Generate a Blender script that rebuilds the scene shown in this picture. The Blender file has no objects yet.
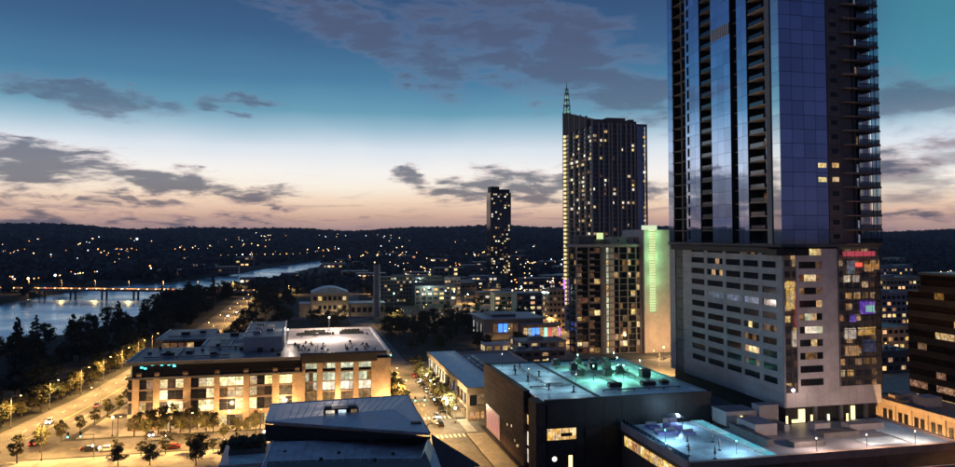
import bpy, math, random
import numpy as np
from mathutils import Vector

random.seed(7)
rng = np.random.default_rng(11)
PI = math.pi
SC = bpy.context.scene
COL = SC.collection

# ------------------------------------------------------------------ camera
F = 750.0                      # focal length in photograph pixels (photo is 955 x 467)
PITCH = math.radians(2.5)
GA = math.radians(13.3)        # street grid is turned this far from the view direction
H = 58.0                       # camera height in metres
CY = 235 - F * math.tan(PITCH)

cd = bpy.data.cameras.new('camera')
cam = bpy.data.objects.new('camera', cd)
COL.objects.link(cam)
cam.location = (0, 0, H)
cam.rotation_euler = (PI / 2 + PITCH, 0, 0)
cd.sensor_width = 36
cd.lens = 36 * F / 955
cd.shift_y = -(233.5 - CY) / 955
cd.clip_start = 1.0
cd.clip_end = 30000
SC.camera = cam

# ------------------------------------------------------------------ view
SC.view_settings.view_transform = 'Standard'
SC.view_settings.look = 'None'
SC.view_settings.exposure = 0.18
SC.view_settings.gamma = 1.0
SC.view_settings.use_curve_mapping = False
SC.render.engine = 'CYCLES'
SC.cycles.use_denoising = True
SC.cycles.max_bounces = 5
SC.cycles.diffuse_bounces = 2
SC.cycles.glossy_bounces = 3
SC.cycles.transmission_bounces = 3
SC.cycles.caustics_reflective = False
SC.cycles.caustics_refractive = False
SC.cycles.sample_clamp_indirect = 4.0
SC.cycles.use_light_tree = True
SC.cycles.filter_width = 1.6


def lin(c):
    o = []
    for x in c[:3]:
        x /= 255.0
        o.append(x / 12.92 if x <= 0.04045 else ((x + 0.055) / 1.055) ** 2.4)
    return (o[0], o[1], o[2], 1.0)


# ------------------------------------------------------------------ world: dusk sky with clouds
W = bpy.data.worlds.new('World')
SC.world = W
W.use_nodes = True
wn, wl = W.node_tree.nodes, W.node_tree.links
wn.clear()


def wm(op, a, b=None, c=None, clamp=False):
    n = wn.new('ShaderNodeMath')
    n.operation = op
    n.use_clamp = clamp
    for i, x in enumerate((a, b, c)):
        if x is None:
            continue
        if isinstance(x, (int, float)):
            n.inputs[i].default_value = x
        else:
            wl.new(x, n.inputs[i])
    return n.outputs[0]


def wramp(fac, stops):
    n = wn.new('ShaderNodeValToRGB')
    cr = n.color_ramp
    cr.interpolation = 'LINEAR'
    while len(cr.elements) < len(stops):
        cr.elements.new(0.5)
    for e, (p, c) in zip(cr.elements, stops):
        e.position = p
        e.color = lin(c)
    wl.new(fac, n.inputs[0])
    return n.outputs[0]


def wmix(fac, a, b):
    n = wn.new('ShaderNodeMix')
    n.data_type = 'RGBA'
    for s, x in ((n.inputs[0], fac), (n.inputs[6], a), (n.inputs[7], b)):
        if isinstance(x, (int, float)):
            s.default_value = x
        elif isinstance(x, tuple):
            s.default_value = lin(x)
        else:
            wl.new(x, s)
    return n.outputs[2]


def wsmooth(x, lo, hi):
    n = wn.new('ShaderNodeMapRange')
    n.interpolation_type = 'SMOOTHSTEP'
    wl.new(x, n.inputs[0])
    n.inputs[1].default_value = lo
    n.inputs[2].default_value = hi
    return n.outputs[0]


tc = wn.new('ShaderNodeTexCoord')
sep = wn.new('ShaderNodeSeparateXYZ')
wl.new(tc.outputs['Generated'], sep.inputs[0])
sx, sy, sz = sep.outputs
az = wm('ARCTAN2', sx, sy)
el = wm('MAXIMUM', sz, 0.0)


def wnoise(sa, se, off, detail=5, rough=0.6, dist=0.0):
    cmb = wn.new('ShaderNodeCombineXYZ')
    wl.new(wm('MULTIPLY', az, sa), cmb.inputs[0])
    wl.new(wm('MULTIPLY', el, se), cmb.inputs[1])
    cmb.inputs[2].default_value = off
    n = wn.new('ShaderNodeTexNoise')
    n.inputs['Scale'].default_value = 1.0
    n.inputs['Detail'].default_value = detail
    n.inputs['Roughness'].default_value = rough
    n.inputs['Distortion'].default_value = dist
    wl.new(cmb.outputs[0], n.inputs['Vector'])
    return n.outputs[0]


warp = wm('MULTIPLY', wm('SUBTRACT', wnoise(5, 9, 3.1, 2), 0.5), 0.02)
elw = wm('ADD', el, warp)
west = wramp(elw, [(0.0, (150, 126, 134)), (0.010, (184, 152, 146)), (0.024, (222, 182, 160)), (0.042, (244, 214, 186)),
                   (0.064, (248, 238, 222)), (0.086, (240, 237, 234)), (0.113, (212, 221, 230)),
                   (0.138, (156, 186, 204)), (0.160, (102, 152, 176)), (0.198, (74, 122, 156)),
                   (0.252, (58, 93, 132)), (0.30, (52, 80, 118)), (0.5, (54, 80, 120)), (1.0, (50, 74, 114))])
east = wramp(el, [(0.0, (84, 80, 96)), (0.08, (70, 74, 100)), (0.30, (50, 60, 92)), (1.0, (46, 70, 116))])
SUN_AZ = math.radians(-12)
toward = wm('ADD', wm('MULTIPLY', sx, math.sin(SUN_AZ)), wm('MULTIPLY', sy, math.cos(SUN_AZ)))
glow = wsmooth(toward, -0.35, 0.45)
clear = wmix(glow, east, west)
teal = wm('MULTIPLY', wm('MULTIPLY', wsmooth(az, 0.40, 0.56), wsmooth(az, 1.25, 0.8)), wm('MULTIPLY', wsmooth(el, 0.12, 0.19), 0.6))
clear = wmix(teal, clear, (70, 146, 160))

n1 = wnoise(16, 70, 0.0, 6, 0.62, 0.4)
n2 = wnoise(9, 30, 5.0, 8, 0.62, 0.35)


az_w = wm('ADD', az, wm('MULTIPLY', wm('SUBTRACT', wnoise(11, 34, 12.0, 4, .6), .5), .16))
el_w = wm('ADD', el, wm('MULTIPLY', wm('SUBTRACT', wnoise(14, 40, 17.0, 4, .6), .5), .055))


def cloud(px, py, rx, ry, slope=0.0, amp=1.0):
    """soft cloud patch in a given direction of the sky (azimuth, elevation)"""
    a0 = math.atan((px - 477.5) / F)
    e0 = math.sin(math.atan((235 - py) / F * math.cos(a0)))
    da = wm('SUBTRACT', az_w, a0)
    de = wm('SUBTRACT', wm('SUBTRACT', el_w, e0), wm('MULTIPLY', da, -slope))
    qa = wm('POWER', wm('ABSOLUTE', wm('DIVIDE', da, rx / F)), 2.0)
    qe = wm('POWER', wm('ABSOLUTE', wm('DIVIDE', de, ry / F)), 2.0)
    m = wm('SUBTRACT', 1.0, wm('ADD', qa, qe), clamp=True)
    return wm('MULTIPLY', m, amp)


def wmax(lst):
    r = lst[0]
    for x in lst[1:]:
        r = wm('MAXIMUM', r, x)
    return r


low = wmax([cloud(20, 160, 150, 24, 0.12, 1.05), cloud(165, 180, 140, 17, 0.14, 1.05), cloud(100, 171, 120, 15, .13, 1.0), cloud(235, 190, 85, 8, 0.05, .9),
            cloud(90, 205, 55, 8, -0.05, .8), cloud(15, 197, 60, 9, 0, .8), cloud(130, 208, 40, 6, 0, .7),
            cloud(418, 180, 42, 20, 0.35, 1.05), cloud(515, 188, 80, 30, 0.05, 1.05), cloud(560, 182, 50, 20, -.1), cloud(470, 194, 60, 13, 0, .9),
            cloud(285, 207, 22, 5, 0, .7), cloud(345, 218, 45, 5, 0, .5), cloud(240, 217, 60, 6, 0, .6),
            cloud(915, 215, 80, 9, 0, .7), cloud(905, 160, 60, 24, -.2, .8), cloud(655, 190, 45, 14, 0, .7),
            cloud(60, 223, 260, 12, 0, .75), cloud(120, 198, 80, 9, .1, .9), cloud(-190, 175, 170, 24, .05, 1), cloud(-380, 190, 330, 34, 0, 1), cloud(-900, 190, 600, 30, 0, .9),
            cloud(1150, 180, 150, 14, 0, .8)])
high = wmax([cloud(340, 22, 150, 36, 0.34), cloud(520, 40, 210, 75, 0.3, 1.0), cloud(610, 85, 150, 48, 0.2, .95), cloud(430, 60, 70, 40, .5, .8),
             cloud(245, 103, 55, 11, 0.05, 1), cloud(70, 92, 130, 18, 0.12, 1), cloud(402, 80, 26, 13, 0.1, .7),
             cloud(910, 95, 90, 40, 0.1, 1), cloud(920, 170, 90, 40, -.1, .9), cloud(-230, 60, 160, 30, 0.1, .7), cloud(1150, 60, 200, 40, 0.1, .7)])
lowm = wsmooth(wm('MULTIPLY', wm('POWER', low, 0.5), wm('ADD', wm('MULTIPLY', n1, 1.5), 0.0)), 0.38, 0.78)
highm = wsmooth(wm('ADD', wm('MULTIPLY', high, 0.75), wm('MULTIPLY', wm('SUBTRACT', n2, 0.5), 1.9)), 0.24, 0.80)
highm = wm('MULTIPLY', highm, wsmooth(high, 0.0, 0.25))
streak = wsmooth(wnoise(9, 95, 9.0, 6, 0.65, 0.5), 0.52, 0.68)
streak = wm('MULTIPLY', streak, wm('MULTIPLY', wsmooth(el, 0.09, 0.02), 0.6))
lowcol = wmix(wsmooth(lowm, 0.25, 0.95), (170, 138, 142), (72, 78, 100))
highcol = wmix(wsmooth(highm, 0.3, 0.95), (116, 124, 150), (84, 88, 112))
s1 = wmix(wm('MULTIPLY', highm, 0.66), clear, highcol)
s2 = wmix(streak, s1, (150, 126, 136))
s3 = wmix(wm('MULTIPLY', lowm, 0.82), s2, lowcol)
bg = wn.new('ShaderNodeBackground')
bg.inputs[1].default_value = 1.0
wl.new(s3, bg.inputs[0])
wo = wn.new('ShaderNodeOutputWorld')
wl.new(bg.outputs[0], wo.inputs[0])
W.cycles.sampling_method = 'MANUAL'
W.cycles.sample_map_resolution = 512


# ------------------------------------------------------------------ geometry helpers
def X2G(X, Y):
    return X * math.cos(GA) + Y * math.sin(GA), -X * math.sin(GA) + Y * math.cos(GA)


def G2X(u, v):
    """street-grid metres (u to the right, v ahead) -> world X, Y"""
    return u * math.cos(GA) - v * math.sin(GA), u * math.sin(GA) + v * math.cos(GA)


def pix(px, py, z=0.0):
    """where the photograph's line of sight meets the level z, in grid metres"""
    x = (px - 477.5) / F
    y = -(py - CY) / F
    d = (x, math.cos(PITCH) - y * math.sin(PITCH), math.sin(PITCH) + y * math.cos(PITCH))
    t = (z - H) / d[2]
    return X2G(d[0] * t, d[1] * t)


class MB:
    def __init__(self):
        self.v, self.f, self.m = [], [], []

    def add(self, vs, fs, mi=0):
        o = len(self.v)
        self.v += vs
        self.f += [tuple(i + o for i in f) for f in fs]
        self.m += [mi] * len(fs)
        return self

    def box(self, x0, x1, y0, y1, z0, z1, mi=0):
        return self.add([(x0, y0, z0), (x1, y0, z0), (x1, y1, z0), (x0, y1, z0), (x0, y0, z1), (x1, y0, z1), (x1, y1, z1), (x0, y1, z1)],
                        [(0, 3, 2, 1), (4, 5, 6, 7), (0, 1, 5, 4), (1, 2, 6, 5), (2, 3, 7, 6), (3, 0, 4, 7)], mi)

    def prism(self, poly, z0, z1, mi=0):
        n = len(poly)
        za = z0 if isinstance(z0, (list, tuple)) else [z0] * n
        zb = z1 if isinstance(z1, (list, tuple)) else [z1] * n
        vs = [(p[0], p[1], z) for p, z in zip(poly, za)] + [(p[0], p[1], z) for p, z in zip(poly, zb)]
        fs = [tuple(range(n))[::-1], tuple(range(n, 2 * n))] + [(i, (i + 1) % n, n + (i + 1) % n, n + i) for i in range(n)]
        return self.add(vs, fs, mi)

    def tube(self, p, q, r0, r1=None, n=8, mi=0):
        r1 = r0 if r1 is None else r1
        p, q = Vector(p), Vector(q)
        d = (q - p).normalized()
        a = d.orthogonal().normalized()
        b = d.cross(a)
        vs = []
        for c, r in ((p, r0), (q, r1)):
            for i in range(n):
                t = 2 * PI * i / n
                vs.append(tuple(c + a * (r * math.cos(t)) + b * (r * math.sin(t))))
        fs = [(i, (i + 1) % n, n + (i + 1) % n, n + i) for i in range(n)] + [tuple(range(n))[::-1], tuple(range(n, 2 * n))]
        return self.add(vs, fs, mi)

    def ball(self, c, r, nu=8, nv=5, sz=1.0, mi=0):
        vs = [(c[0], c[1], c[2] - r * sz), (c[0], c[1], c[2] + r * sz)]
        for j in range(1, nv):
            ph = PI * j / nv - PI / 2
            for i in range(nu):
                t = 2 * PI * i / nu
                vs.append((c[0] + r * math.cos(ph) * math.cos(t), c[1] + r * math.cos(ph) * math.sin(t), c[2] + r * sz * math.sin(ph)))
        fs = []
        for i in range(nu):
            k = (i + 1) % nu
            fs.append((0, 2 + k, 2 + i))
            fs.append((1, 2 + (nv - 2) * nu + i, 2 + (nv - 2) * nu + k))
            for j in range(nv - 2):
                fs.append((2 + j * nu + i, 2 + j * nu + k, 2 + (j + 1) * nu + k, 2 + (j + 1) * nu + i))
        return self.add(vs, fs, mi)

    def mesh(self, name, mats):
        me = bpy.data.meshes.new(name)
        me.from_pydata(self.v, [], self.f)
        for m in (mats if isinstance(mats, (list, tuple)) else [mats]):
            me.materials.append(m)
        if any(self.m):
            me.polygons.foreach_set('material_index', self.m)
        me.update()
        return me

    def build(self, name, mats, parent=None, loc=None, rot=0.0):
        return link(name, self.mesh(name, mats), parent, loc, rot)


def link(name, data, parent=None, loc=None, rot=0.0):
    o = bpy.data.objects.new(name, data)
    COL.objects.link(o)
    if parent is not None:
        o.parent = parent
    if loc is not None:
        o.location = loc
    if rot:
        o.rotation_euler = (0, 0, rot)
    return o


def tag(o, label=None, cat=None, group=None, kind=None):
    if label:
        o['label'] = label
    if cat:
        o['category'] = cat
    if group:
        o['group'] = group
    if kind:
        o['kind'] = kind
    return o


def thing(name, label, cat, u, v, z=0.0, turn=0.0, group=None):
    """an Empty at a thing's base on the street grid; its children use local grid metres"""
    o = link(name, None)
    X, Y = G2X(u, v)
    o.location = (X, Y, z)
    o.rotation_euler = (0, 0, GA + turn)
    o.empty_display_size = 1
    return tag(o, label, cat, group)


_cubes = {}


def pbox(name, parent, mat, x0, x1, y0, y1, z0, z1):
    """a box part that shares one cube mesh per material"""
    if mat.name not in _cubes:
        _cubes[mat.name] = MB().box(-.5, .5, -.5, .5, -.5, .5).mesh('block_' + mat.name, mat)
    o = link(name, _cubes[mat.name], parent, ((x0 + x1) / 2, (y0 + y1) / 2, (z0 + z1) / 2))
    o.scale = (abs(x1 - x0), abs(y1 - y0), abs(z1 - z0))
    return o


def copy_tree(o, parent=None):
    c = o.copy()
    COL.objects.link(c)
    c.parent = parent
    for ch in o.children:
        copy_tree(ch, c)
    return c


# ------------------------------------------------------------------ materials
def _new(name):
    m = bpy.data.materials.new(name)
    m.use_nodes = True
    nt = m.node_tree
    b = nt.nodes['Principled BSDF']
    return m, nt, nt.nodes, nt.links, b


def mat(name, col, rough=0.8, metal=0.0, var=0.2, scale=0.35, bump=0.0, spec=0.3, rough_var=0.0, fine=2.5, ior=None):
    m, nt, n, l, b = _new(name)
    c = lin(col) if max(col) > 1.5 else (*col[:3], 1.0)
    g = n.new('ShaderNodeNewGeometry')
    t1 = n.new('ShaderNodeTexNoise')
    t1.inputs['Scale'].default_value = scale
    t1.inputs['Detail'].default_value = 6
    t1.inputs['Roughness'].default_value = .65
    l.new(g.outputs['Position'], t1.inputs['Vector'])
    t2 = n.new('ShaderNodeTexNoise')
    t2.inputs['Scale'].default_value = fine
    t2.inputs['Detail'].default_value = 3
    l.new(g.outputs['Position'], t2.inputs['Vector'])
    ad = n.new('ShaderNodeMath')
    ad.operation = 'MULTIPLY_ADD'
    l.new(t2.outputs[0], ad.inputs[0])
    ad.inputs[1].default_value = 0.5
    l.new(t1.outputs[0], ad.inputs[2])
    mr = n.new('ShaderNodeMapRange')
    l.new(ad.outputs[0], mr.inputs[0])
    mr.inputs[1].default_value = 0.45
    mr.inputs[2].default_value = 1.05
    mr.inputs[3].default_value = 1 - 2 * var
    mr.inputs[4].default_value = 1 + 2 * var
    oi = n.new('ShaderNodeObjectInfo')
    rv = n.new('ShaderNodeMapRange')
    l.new(oi.outputs['Random'], rv.inputs[0])
    rv.inputs[3].default_value = 1 - var * .6
    rv.inputs[4].default_value = 1 + var * .6
    mu = n.new('ShaderNodeMath')
    mu.operation = 'MULTIPLY'
    l.new(mr.outputs[0], mu.inputs[0])
    l.new(rv.outputs[0], mu.inputs[1])
    vm = n.new('ShaderNodeVectorMath')
    vm.operation = 'SCALE'
    vm.inputs[0].default_value = c[:3]
    l.new(mu.outputs[0], vm.inputs['Scale'])
    l.new(vm.outputs[0], b.inputs['Base Color'])
    b.inputs['Metallic'].default_value = metal
    b.inputs['Roughness'].default_value = rough
    b.inputs['Specular IOR Level'].default_value = spec
    if ior:
        b.inputs['IOR'].default_value = ior
    if rough_var:
        rr = n.new('ShaderNodeMapRange')
        l.new(t1.outputs[0], rr.inputs[0])
        rr.inputs[1].default_value = .3
        rr.inputs[2].default_value = .7
        rr.inputs[3].default_value = max(0.02, rough - rough_var)
        rr.inputs[4].default_value = rough + rough_var
        l.new(rr.outputs[0], b.inputs['Roughness'])
    if bump:
        bp = n.new('ShaderNodeBump')
        bp.inputs['Strength'].default_value = bump
        bp.inputs['Distance'].default_value = .3
        l.new(t2.outputs[0], bp.inputs['Height'])
        l.new(bp.outputs[0], b.inputs['Normal'])
    return m


def lit(name, col, strength, contrast=0.8, cell=0.7, sample=False, base=(.02, .02, .02)):
    """a lit window: patchy rooms, curtains and furniture seen behind the pane"""
    m, nt, n, l, b = _new(name)
    b.inputs['Base Color'].default_value = (*base, 1)
    b.inputs['Roughness'].default_value = .12
    g = n.new('ShaderNodeNewGeometry')
    vo = n.new('ShaderNodeTexVoronoi')
    vo.inputs['Scale'].default_value = cell
    vo.distance = 'CHEBYCHEV'
    l.new(g.outputs['Position'], vo.inputs['Vector'])
    sp = n.new('ShaderNodeSeparateColor')
    l.new(vo.outputs['Color'], sp.inputs[0])
    no = n.new('ShaderNodeTexNoise')
    no.inputs['Scale'].default_value = cell * 2.2
    no.inputs['Detail'].default_value = 4
    l.new(g.outputs['Position'], no.inputs['Vector'])
    oi = n.new('ShaderNodeObjectInfo')

    def mth(op, a, bb):
        q = n.new('ShaderNodeMath')
        q.operation = op
        for i, x in enumerate((a, bb)):
            if isinstance(x, (int, float)):
                q.inputs[i].default_value = x
            else:
                l.new(x, q.inputs[i])
        return q.outputs[0]
    a = mth('ADD', mth('MULTIPLY', sp.outputs[0], contrast), 1 - contrast * .6)
    nn = n.new('ShaderNodeMapRange')
    l.new(no.outputs[0], nn.inputs[0])
    nn.inputs[1].default_value = .38
    nn.inputs[2].default_value = .62
    nn.inputs[3].default_value = 1 - contrast * .75
    nn.inputs[4].default_value = 1.1
    a = mth('MULTIPLY', a, nn.outputs[0])
    a = mth('MULTIPLY', a, mth('ADD', mth('MULTIPLY', oi.outputs['Random'], 0.9), 0.5))
    l.new(mth('MULTIPLY', a, strength), b.inputs['Emission Strength'])
    hs = n.new('ShaderNodeHueSaturation')
    hs.inputs['Color'].default_value = lin(col)
    l.new(mth('ADD', mth('MULTIPLY', oi.outputs['Random'], 0.05), 0.475), hs.inputs['Hue'])
    l.new(mth('ADD', mth('MULTIPLY', sp.outputs[1], 0.35), 0.7), hs.inputs['Saturation'])
    l.new(hs.outputs[0], b.inputs['Emission Color'])
    m.cycles.emission_sampling = 'AUTO' if sample else 'NONE'
    return m


def glow_mat(name, col, strength, sample=False):
    m, nt, n, l, b = _new(name)
    b.inputs['Base Color'].default_value = (.02, .02, .02, 1)
    b.inputs['Emission Color'].default_value = lin(col)
    b.inputs['Emission Strength'].default_value = strength
    m.cycles.emission_sampling = 'AUTO' if sample else 'NONE'
    return m


def glass(name, col, rough=0.03, metal=0.9, wob=0.006, scale=0.25):
    """coated facade glass: mirrors the sky, panes a little out of true"""
    m, nt, n, l, b = _new(name)
    b.inputs['Metallic'].default_value = metal
    b.inputs['Roughness'].default_value = rough
    oi = n.new('ShaderNodeObjectInfo')
    mr = n.new('ShaderNodeMapRange')
    l.new(oi.outputs['Random'], mr.inputs[0])
    mr.inputs[3].default_value = .82
    mr.inputs[4].default_value = 1.08
    vm = n.new('ShaderNodeVectorMath')
    vm.operation = 'SCALE'
    vm.inputs[0].default_value = lin(col)[:3]
    l.new(mr.outputs[0], vm.inputs['Scale'])
    l.new(vm.outputs[0], b.inputs['Base Color'])
    g = n.new('ShaderNodeNewGeometry')
    no = n.new('ShaderNodeTexNoise')
    no.inputs['Scale'].default_value = scale
    no.inputs['Detail'].default_value = 2
    l.new(g.outputs['Position'], no.inputs['Vector'])
    bp = n.new('ShaderNodeBump')
    bp.inputs['Strength'].default_value = 1.0
    bp.inputs['Distance'].default_value = wob
    l.new(no.outputs[0], bp.inputs['Height'])
    l.new(bp.outputs[0], b.inputs['Normal'])
    return m


def clear_glass(name, tint=(200, 225, 235), fac=0.35):
    m, nt, n, l, b = _new(name)
    tr = n.new('ShaderNodeBsdfTransparent')
    tr.inputs[0].default_value = lin(tint)
    gl = n.new('ShaderNodeBsdfGlossy')
    gl.inputs['Color'].default_value = (.9, .95, 1, 1)
    gl.inputs['Roughness'].default_value = .04
    mx = n.new('ShaderNodeMixShader')
    mx.inputs[0].default_value = fac
    l.new(tr.outputs[0], mx.inputs[1])
    l.new(gl.outputs[0], mx.inputs[2])
    l.new(mx.outputs[0], n['Material Output'].inputs[0])
    return m


M = {}
M['earth'] = mat('earth', (0.028, 0.029, 0.026), .95, var=.3, scale=.02, fine=.3)
M['asphalt'] = mat('asphalt', (0.13, 0.122, 0.115), .75, var=.36, scale=.09, fine=.7, bump=.1)
M['paving'] = mat('paving', (0.26, 0.24, 0.21), .8, var=.22, scale=.3, fine=2)
M['paint_white'] = mat('paint_white', (0.6, 0.58, 0.52), .7, var=.2)
M['paint_yellow'] = mat('paint_yellow', (0.55, 0.4, 0.1), .7, var=.2)
M['kerb'] = mat('kerb', (0.3, 0.28, 0.25), .8, var=.15)
M['limestone'] = mat('limestone', (0.26, 0.19, 0.13), .85, var=.2, scale=.4, bump=.15)
M['sandstone'] = mat('sandstone', (0.42, 0.32, 0.22), .85, var=.18, scale=.4, bump=.1)
M['concrete'] = mat('concrete', (0.31, 0.285, 0.285), .75, var=.14, scale=.25)
M['pale_concrete'] = mat('pale_concrete', (0.58, 0.51, 0.475), .75, var=.12, scale=.25)
M['dark_concrete'] = mat('dark_concrete', (0.12, 0.115, 0.115), .8, var=.2)
M['brown_panel'] = mat('brown_panel', (0.16, 0.12, 0.10), .35, var=.2, spec=.6)
M['black_panel'] = mat('black_panel', (0.018, 0.017, 0.018), .55, var=.3, scale=.5)
M['brown_zinc'] = mat('brown_zinc', (0.055, 0.04, 0.038), .9, var=.25, scale=.8, spec=.08)
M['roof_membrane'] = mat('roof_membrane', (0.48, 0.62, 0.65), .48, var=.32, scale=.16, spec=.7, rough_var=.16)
M['roof_pale'] = mat('roof_pale', (0.55, 0.50, 0.48), .8, var=.22, scale=.2)
M['roof_grey'] = mat('roof_grey', (0.22, 0.23, 0.245), .45, var=.25, scale=.12, rough_var=.12, spec=.6)
M['roof_dark'] = mat('roof_dark', (0.085, 0.09, 0.10), .42, var=.3, scale=.1, rough_var=.12, spec=.5)
M['copper_roof'] = mat('copper_roof', (0.50, 0.51, 0.54), .50, metal=.7, var=.2, scale=.3, rough_var=.12)
M['metal'] = mat('metal', (0.30, 0.30, 0.31), .45, metal=.6, var=.15)
M['dark_metal'] = mat('dark_metal', (0.05, 0.05, 0.055), .45, metal=.5, var=.2)
M['white_metal'] = mat('white_metal', (0.62, 0.62, 0.62), .5, var=.1)
M['recess'] = mat('recess', (0.022, 0.02, 0.02), .7, var=.3)
M['slab_edge'] = mat('slab_edge', (0.38, 0.27, 0.21), .8, var=.15)
M['dark_slab'] = mat('dark_slab', (0.14, 0.115, 0.10), .8, var=.15)
M['sky_glass'] = glass('sky_glass', (194, 214, 246), wob=.008)
M['corner_glass'] = glass('corner_glass', (246, 250, 253), wob=.002)
M['navy_glass'] = glass('navy_glass', (166, 182, 224), .10, wob=.014)
M['bay_glass'] = glass('bay_glass', (200, 194, 196), .02, wob=.004)
M['dark_glass'] = glass('dark_glass', (70, 74, 84), .08, .7, wob=.01)
M['window_glass'] = glass('window_glass', (44, 46, 54), .1, .4)
M['blue_glass'] = glass('blue_glass', (112, 134, 170), .08)
M['rail_glass'] = clear_glass('rail_glass', (150, 165, 175), .14)
M['screen_glass'] = clear_glass('screen_glass', (205, 225, 235), .3)
M['clear_pane'] = clear_glass('clear_pane', (215, 225, 225), .18)
M['warm'] = lit('warm', (255, 208, 128), .80, .7, .5)
M['warm_dim'] = lit('warm_dim', (235, 165, 95), .20, .8, .5)
M['white_lit'] = lit('white_lit', (255, 240, 208), 1.2, .5, .5)
M['pale_lit'] = lit('pale_lit', (228, 232, 190), .85, .5, .5)
M['cool_lit'] = lit('cool_lit', (200, 225, 240), .8, .7)
M['amber_lit'] = lit('amber_lit', (255, 190, 95), .85, .7)
M['office'] = lit('office', (255, 226, 150), 1.3, .6, .55)
M['door_lit'] = glow_mat('door_lit', (255, 225, 160), 1.8)
M['sodium'] = glow_mat('sodium', (255, 196, 110), 14)
M['lamp_white'] = glow_mat('lamp_white', (255, 244, 214), 14)
M['lamp_green'] = glow_mat('lamp_green', (190, 255, 220), 12)
M['far_warm'] = glow_mat('far_warm', (255, 205, 140), 4.5)
M['far_white'] = glow_mat('far_white', (235, 240, 245), 4.5)
M['far_orange'] = glow_mat('far_orange', (255, 160, 80), 3.5)
M['far_red'] = glow_mat('far_red', (255, 90, 70), 2.5)
M['cyan_glow'] = glow_mat('cyan_glow', (90, 240, 235), 3.0)
M['teal_glow'] = glow_mat('teal_glow', (150, 225, 200), 1.3)
M['green_glow'] = glow_mat('green_glow', (214, 232, 165), 1.0)
M['purple_glow'] = glow_mat('purple_glow', (190, 110, 240), 1.6)
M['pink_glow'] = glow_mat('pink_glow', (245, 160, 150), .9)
M['red_glow'] = glow_mat('red_glow', (235, 90, 110), .8)
M['blue_glow'] = glow_mat('blue_glow', (70, 130, 255), 1.8)
M['headlight'] = glow_mat('headlight', (235, 250, 250), 16)
M['taillight'] = glow_mat('taillight', (255, 40, 25), 5)
M['tyre'] = mat('tyre', (0.02, 0.02, 0.02), .8)
M['bark'] = mat('bark', (0.06, 0.045, 0.035), .9, var=.3)
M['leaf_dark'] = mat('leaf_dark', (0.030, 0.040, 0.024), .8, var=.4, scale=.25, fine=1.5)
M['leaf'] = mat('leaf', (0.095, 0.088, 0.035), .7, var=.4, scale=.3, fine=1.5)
M['leaf_far'] = mat('leaf_far', (0.060, 0.074, 0.088), .9, var=.4, scale=.01, fine=.08)  # bluish tone puts distance haze into the leaf colour
M['cool_dim'] = lit('cool_dim', (170, 190, 225), .28, .7)
M['concrete_blue'] = mat('concrete_blue', (0.20, 0.205, 0.22), .6, var=.1)
M['lamp_white_soft'] = glow_mat('lamp_white_soft', (255, 244, 220), 2.2)
M['violet'] = mat('violet', (0.22, 0.2, 0.42), .7, var=.15)
M['violet_sign'] = lit('violet_sign', (120, 90, 240), .7, .5, .5)
M['blue_sign'] = lit('blue_sign', (70, 90, 190), .5, .7, .5)
M['spire_glow'] = lit('spire_glow', (150, 225, 205), .55, .8, .6)
M['hotel_panel'] = mat('hotel_panel', (0.25, 0.258, 0.285), .5, var=.14, scale=.3, spec=.4)
M['hotel_panel_lit'] = mat('hotel_panel_lit', (0.60, 0.53, 0.50), .30, var=.12, scale=.3, spec=.8)  # hotel_panel made paler and warmer: light on the front put into colour
M['condo_slab'] = mat('condo_slab', (0.30, 0.255, 0.23), .8, var=.15)
M['condo_pier'] = mat('condo_pier', (0.42, 0.36, 0.33), .8, var=.12)
M['far_pane'] = lit('far_pane', (255, 190, 110), 1.6, .4)
M['red_dim'] = glow_mat('red_dim', (230, 90, 90), .8)
M['lit_column'] = glow_mat('lit_column', (255, 230, 165), 1.0)


def water_mat():
    m, nt, n, l, b = _new('water')
    b.inputs['Base Color'].default_value = (.58, .84, 1.0, 1)
    b.inputs['Metallic'].default_value = .85
    b.inputs['Roughness'].default_value = .12
    b.inputs['IOR'].default_value = 1.33
    b.inputs['Specular IOR Level'].default_value = .9
    g = n.new('ShaderNodeNewGeometry')
    mp = n.new('ShaderNodeMapping')
    mp.inputs['Scale'].default_value = (.22, .09, .2)
    l.new(g.outputs['Position'], mp.inputs['Vector'])
    t = n.new('ShaderNodeTexNoise')
    t.inputs['Scale'].default_value = 1.0
    t.inputs['Detail'].default_value = 6
    t.inputs['Roughness'].default_value = .6
    l.new(mp.outputs[0], t.inputs['Vector'])
    t2 = n.new('ShaderNodeTexNoise')
    t2.inputs['Scale'].default_value = .02
    l.new(g.outputs['Position'], t2.inputs['Vector'])
    bp = n.new('ShaderNodeBump')
    bp.inputs['Strength'].default_value = .22
    bp.inputs['Distance'].default_value = .16
    l.new(t.outputs[0], bp.inputs['Height'])
    l.new(bp.outputs[0], b.inputs['Normal'])
    mr = n.new('ShaderNodeMapRange')
    l.new(t2.outputs[0], mr.inputs[0])
    mr.inputs[1].default_value = .35
    mr.inputs[2].default_value = .65
    mr.inputs[3].default_value = .16
    mr.inputs[4].default_value = .3
    l.new(mr.outputs[0], b.inputs['Roughness'])
    return m


M['water'] = water_mat()

# ------------------------------------------------------------------ terrain, lake
NEAR_BANK = [(-330, -400), (-265, 0), (-205, 250), (-158, 430), (-138, 480), (-122, 529), (-114, 590), (-112, 690), (-116, 790), (-96, 880), (-40, 1060), (30, 1420), (80, 1900)]
FAR_BANK = [(50, 1900), (-10, 1700), (-96, 1290), (-160, 1080), (-225, 1010), (-250, 900), (-262, 800), (-262, 700), (-250, 600), (-238, 520), (-290, 380), (-360, 200), (-400, 0), (-470, -400)]
LAKE = np.array(NEAR_BANK + FAR_BANK, float)


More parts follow.
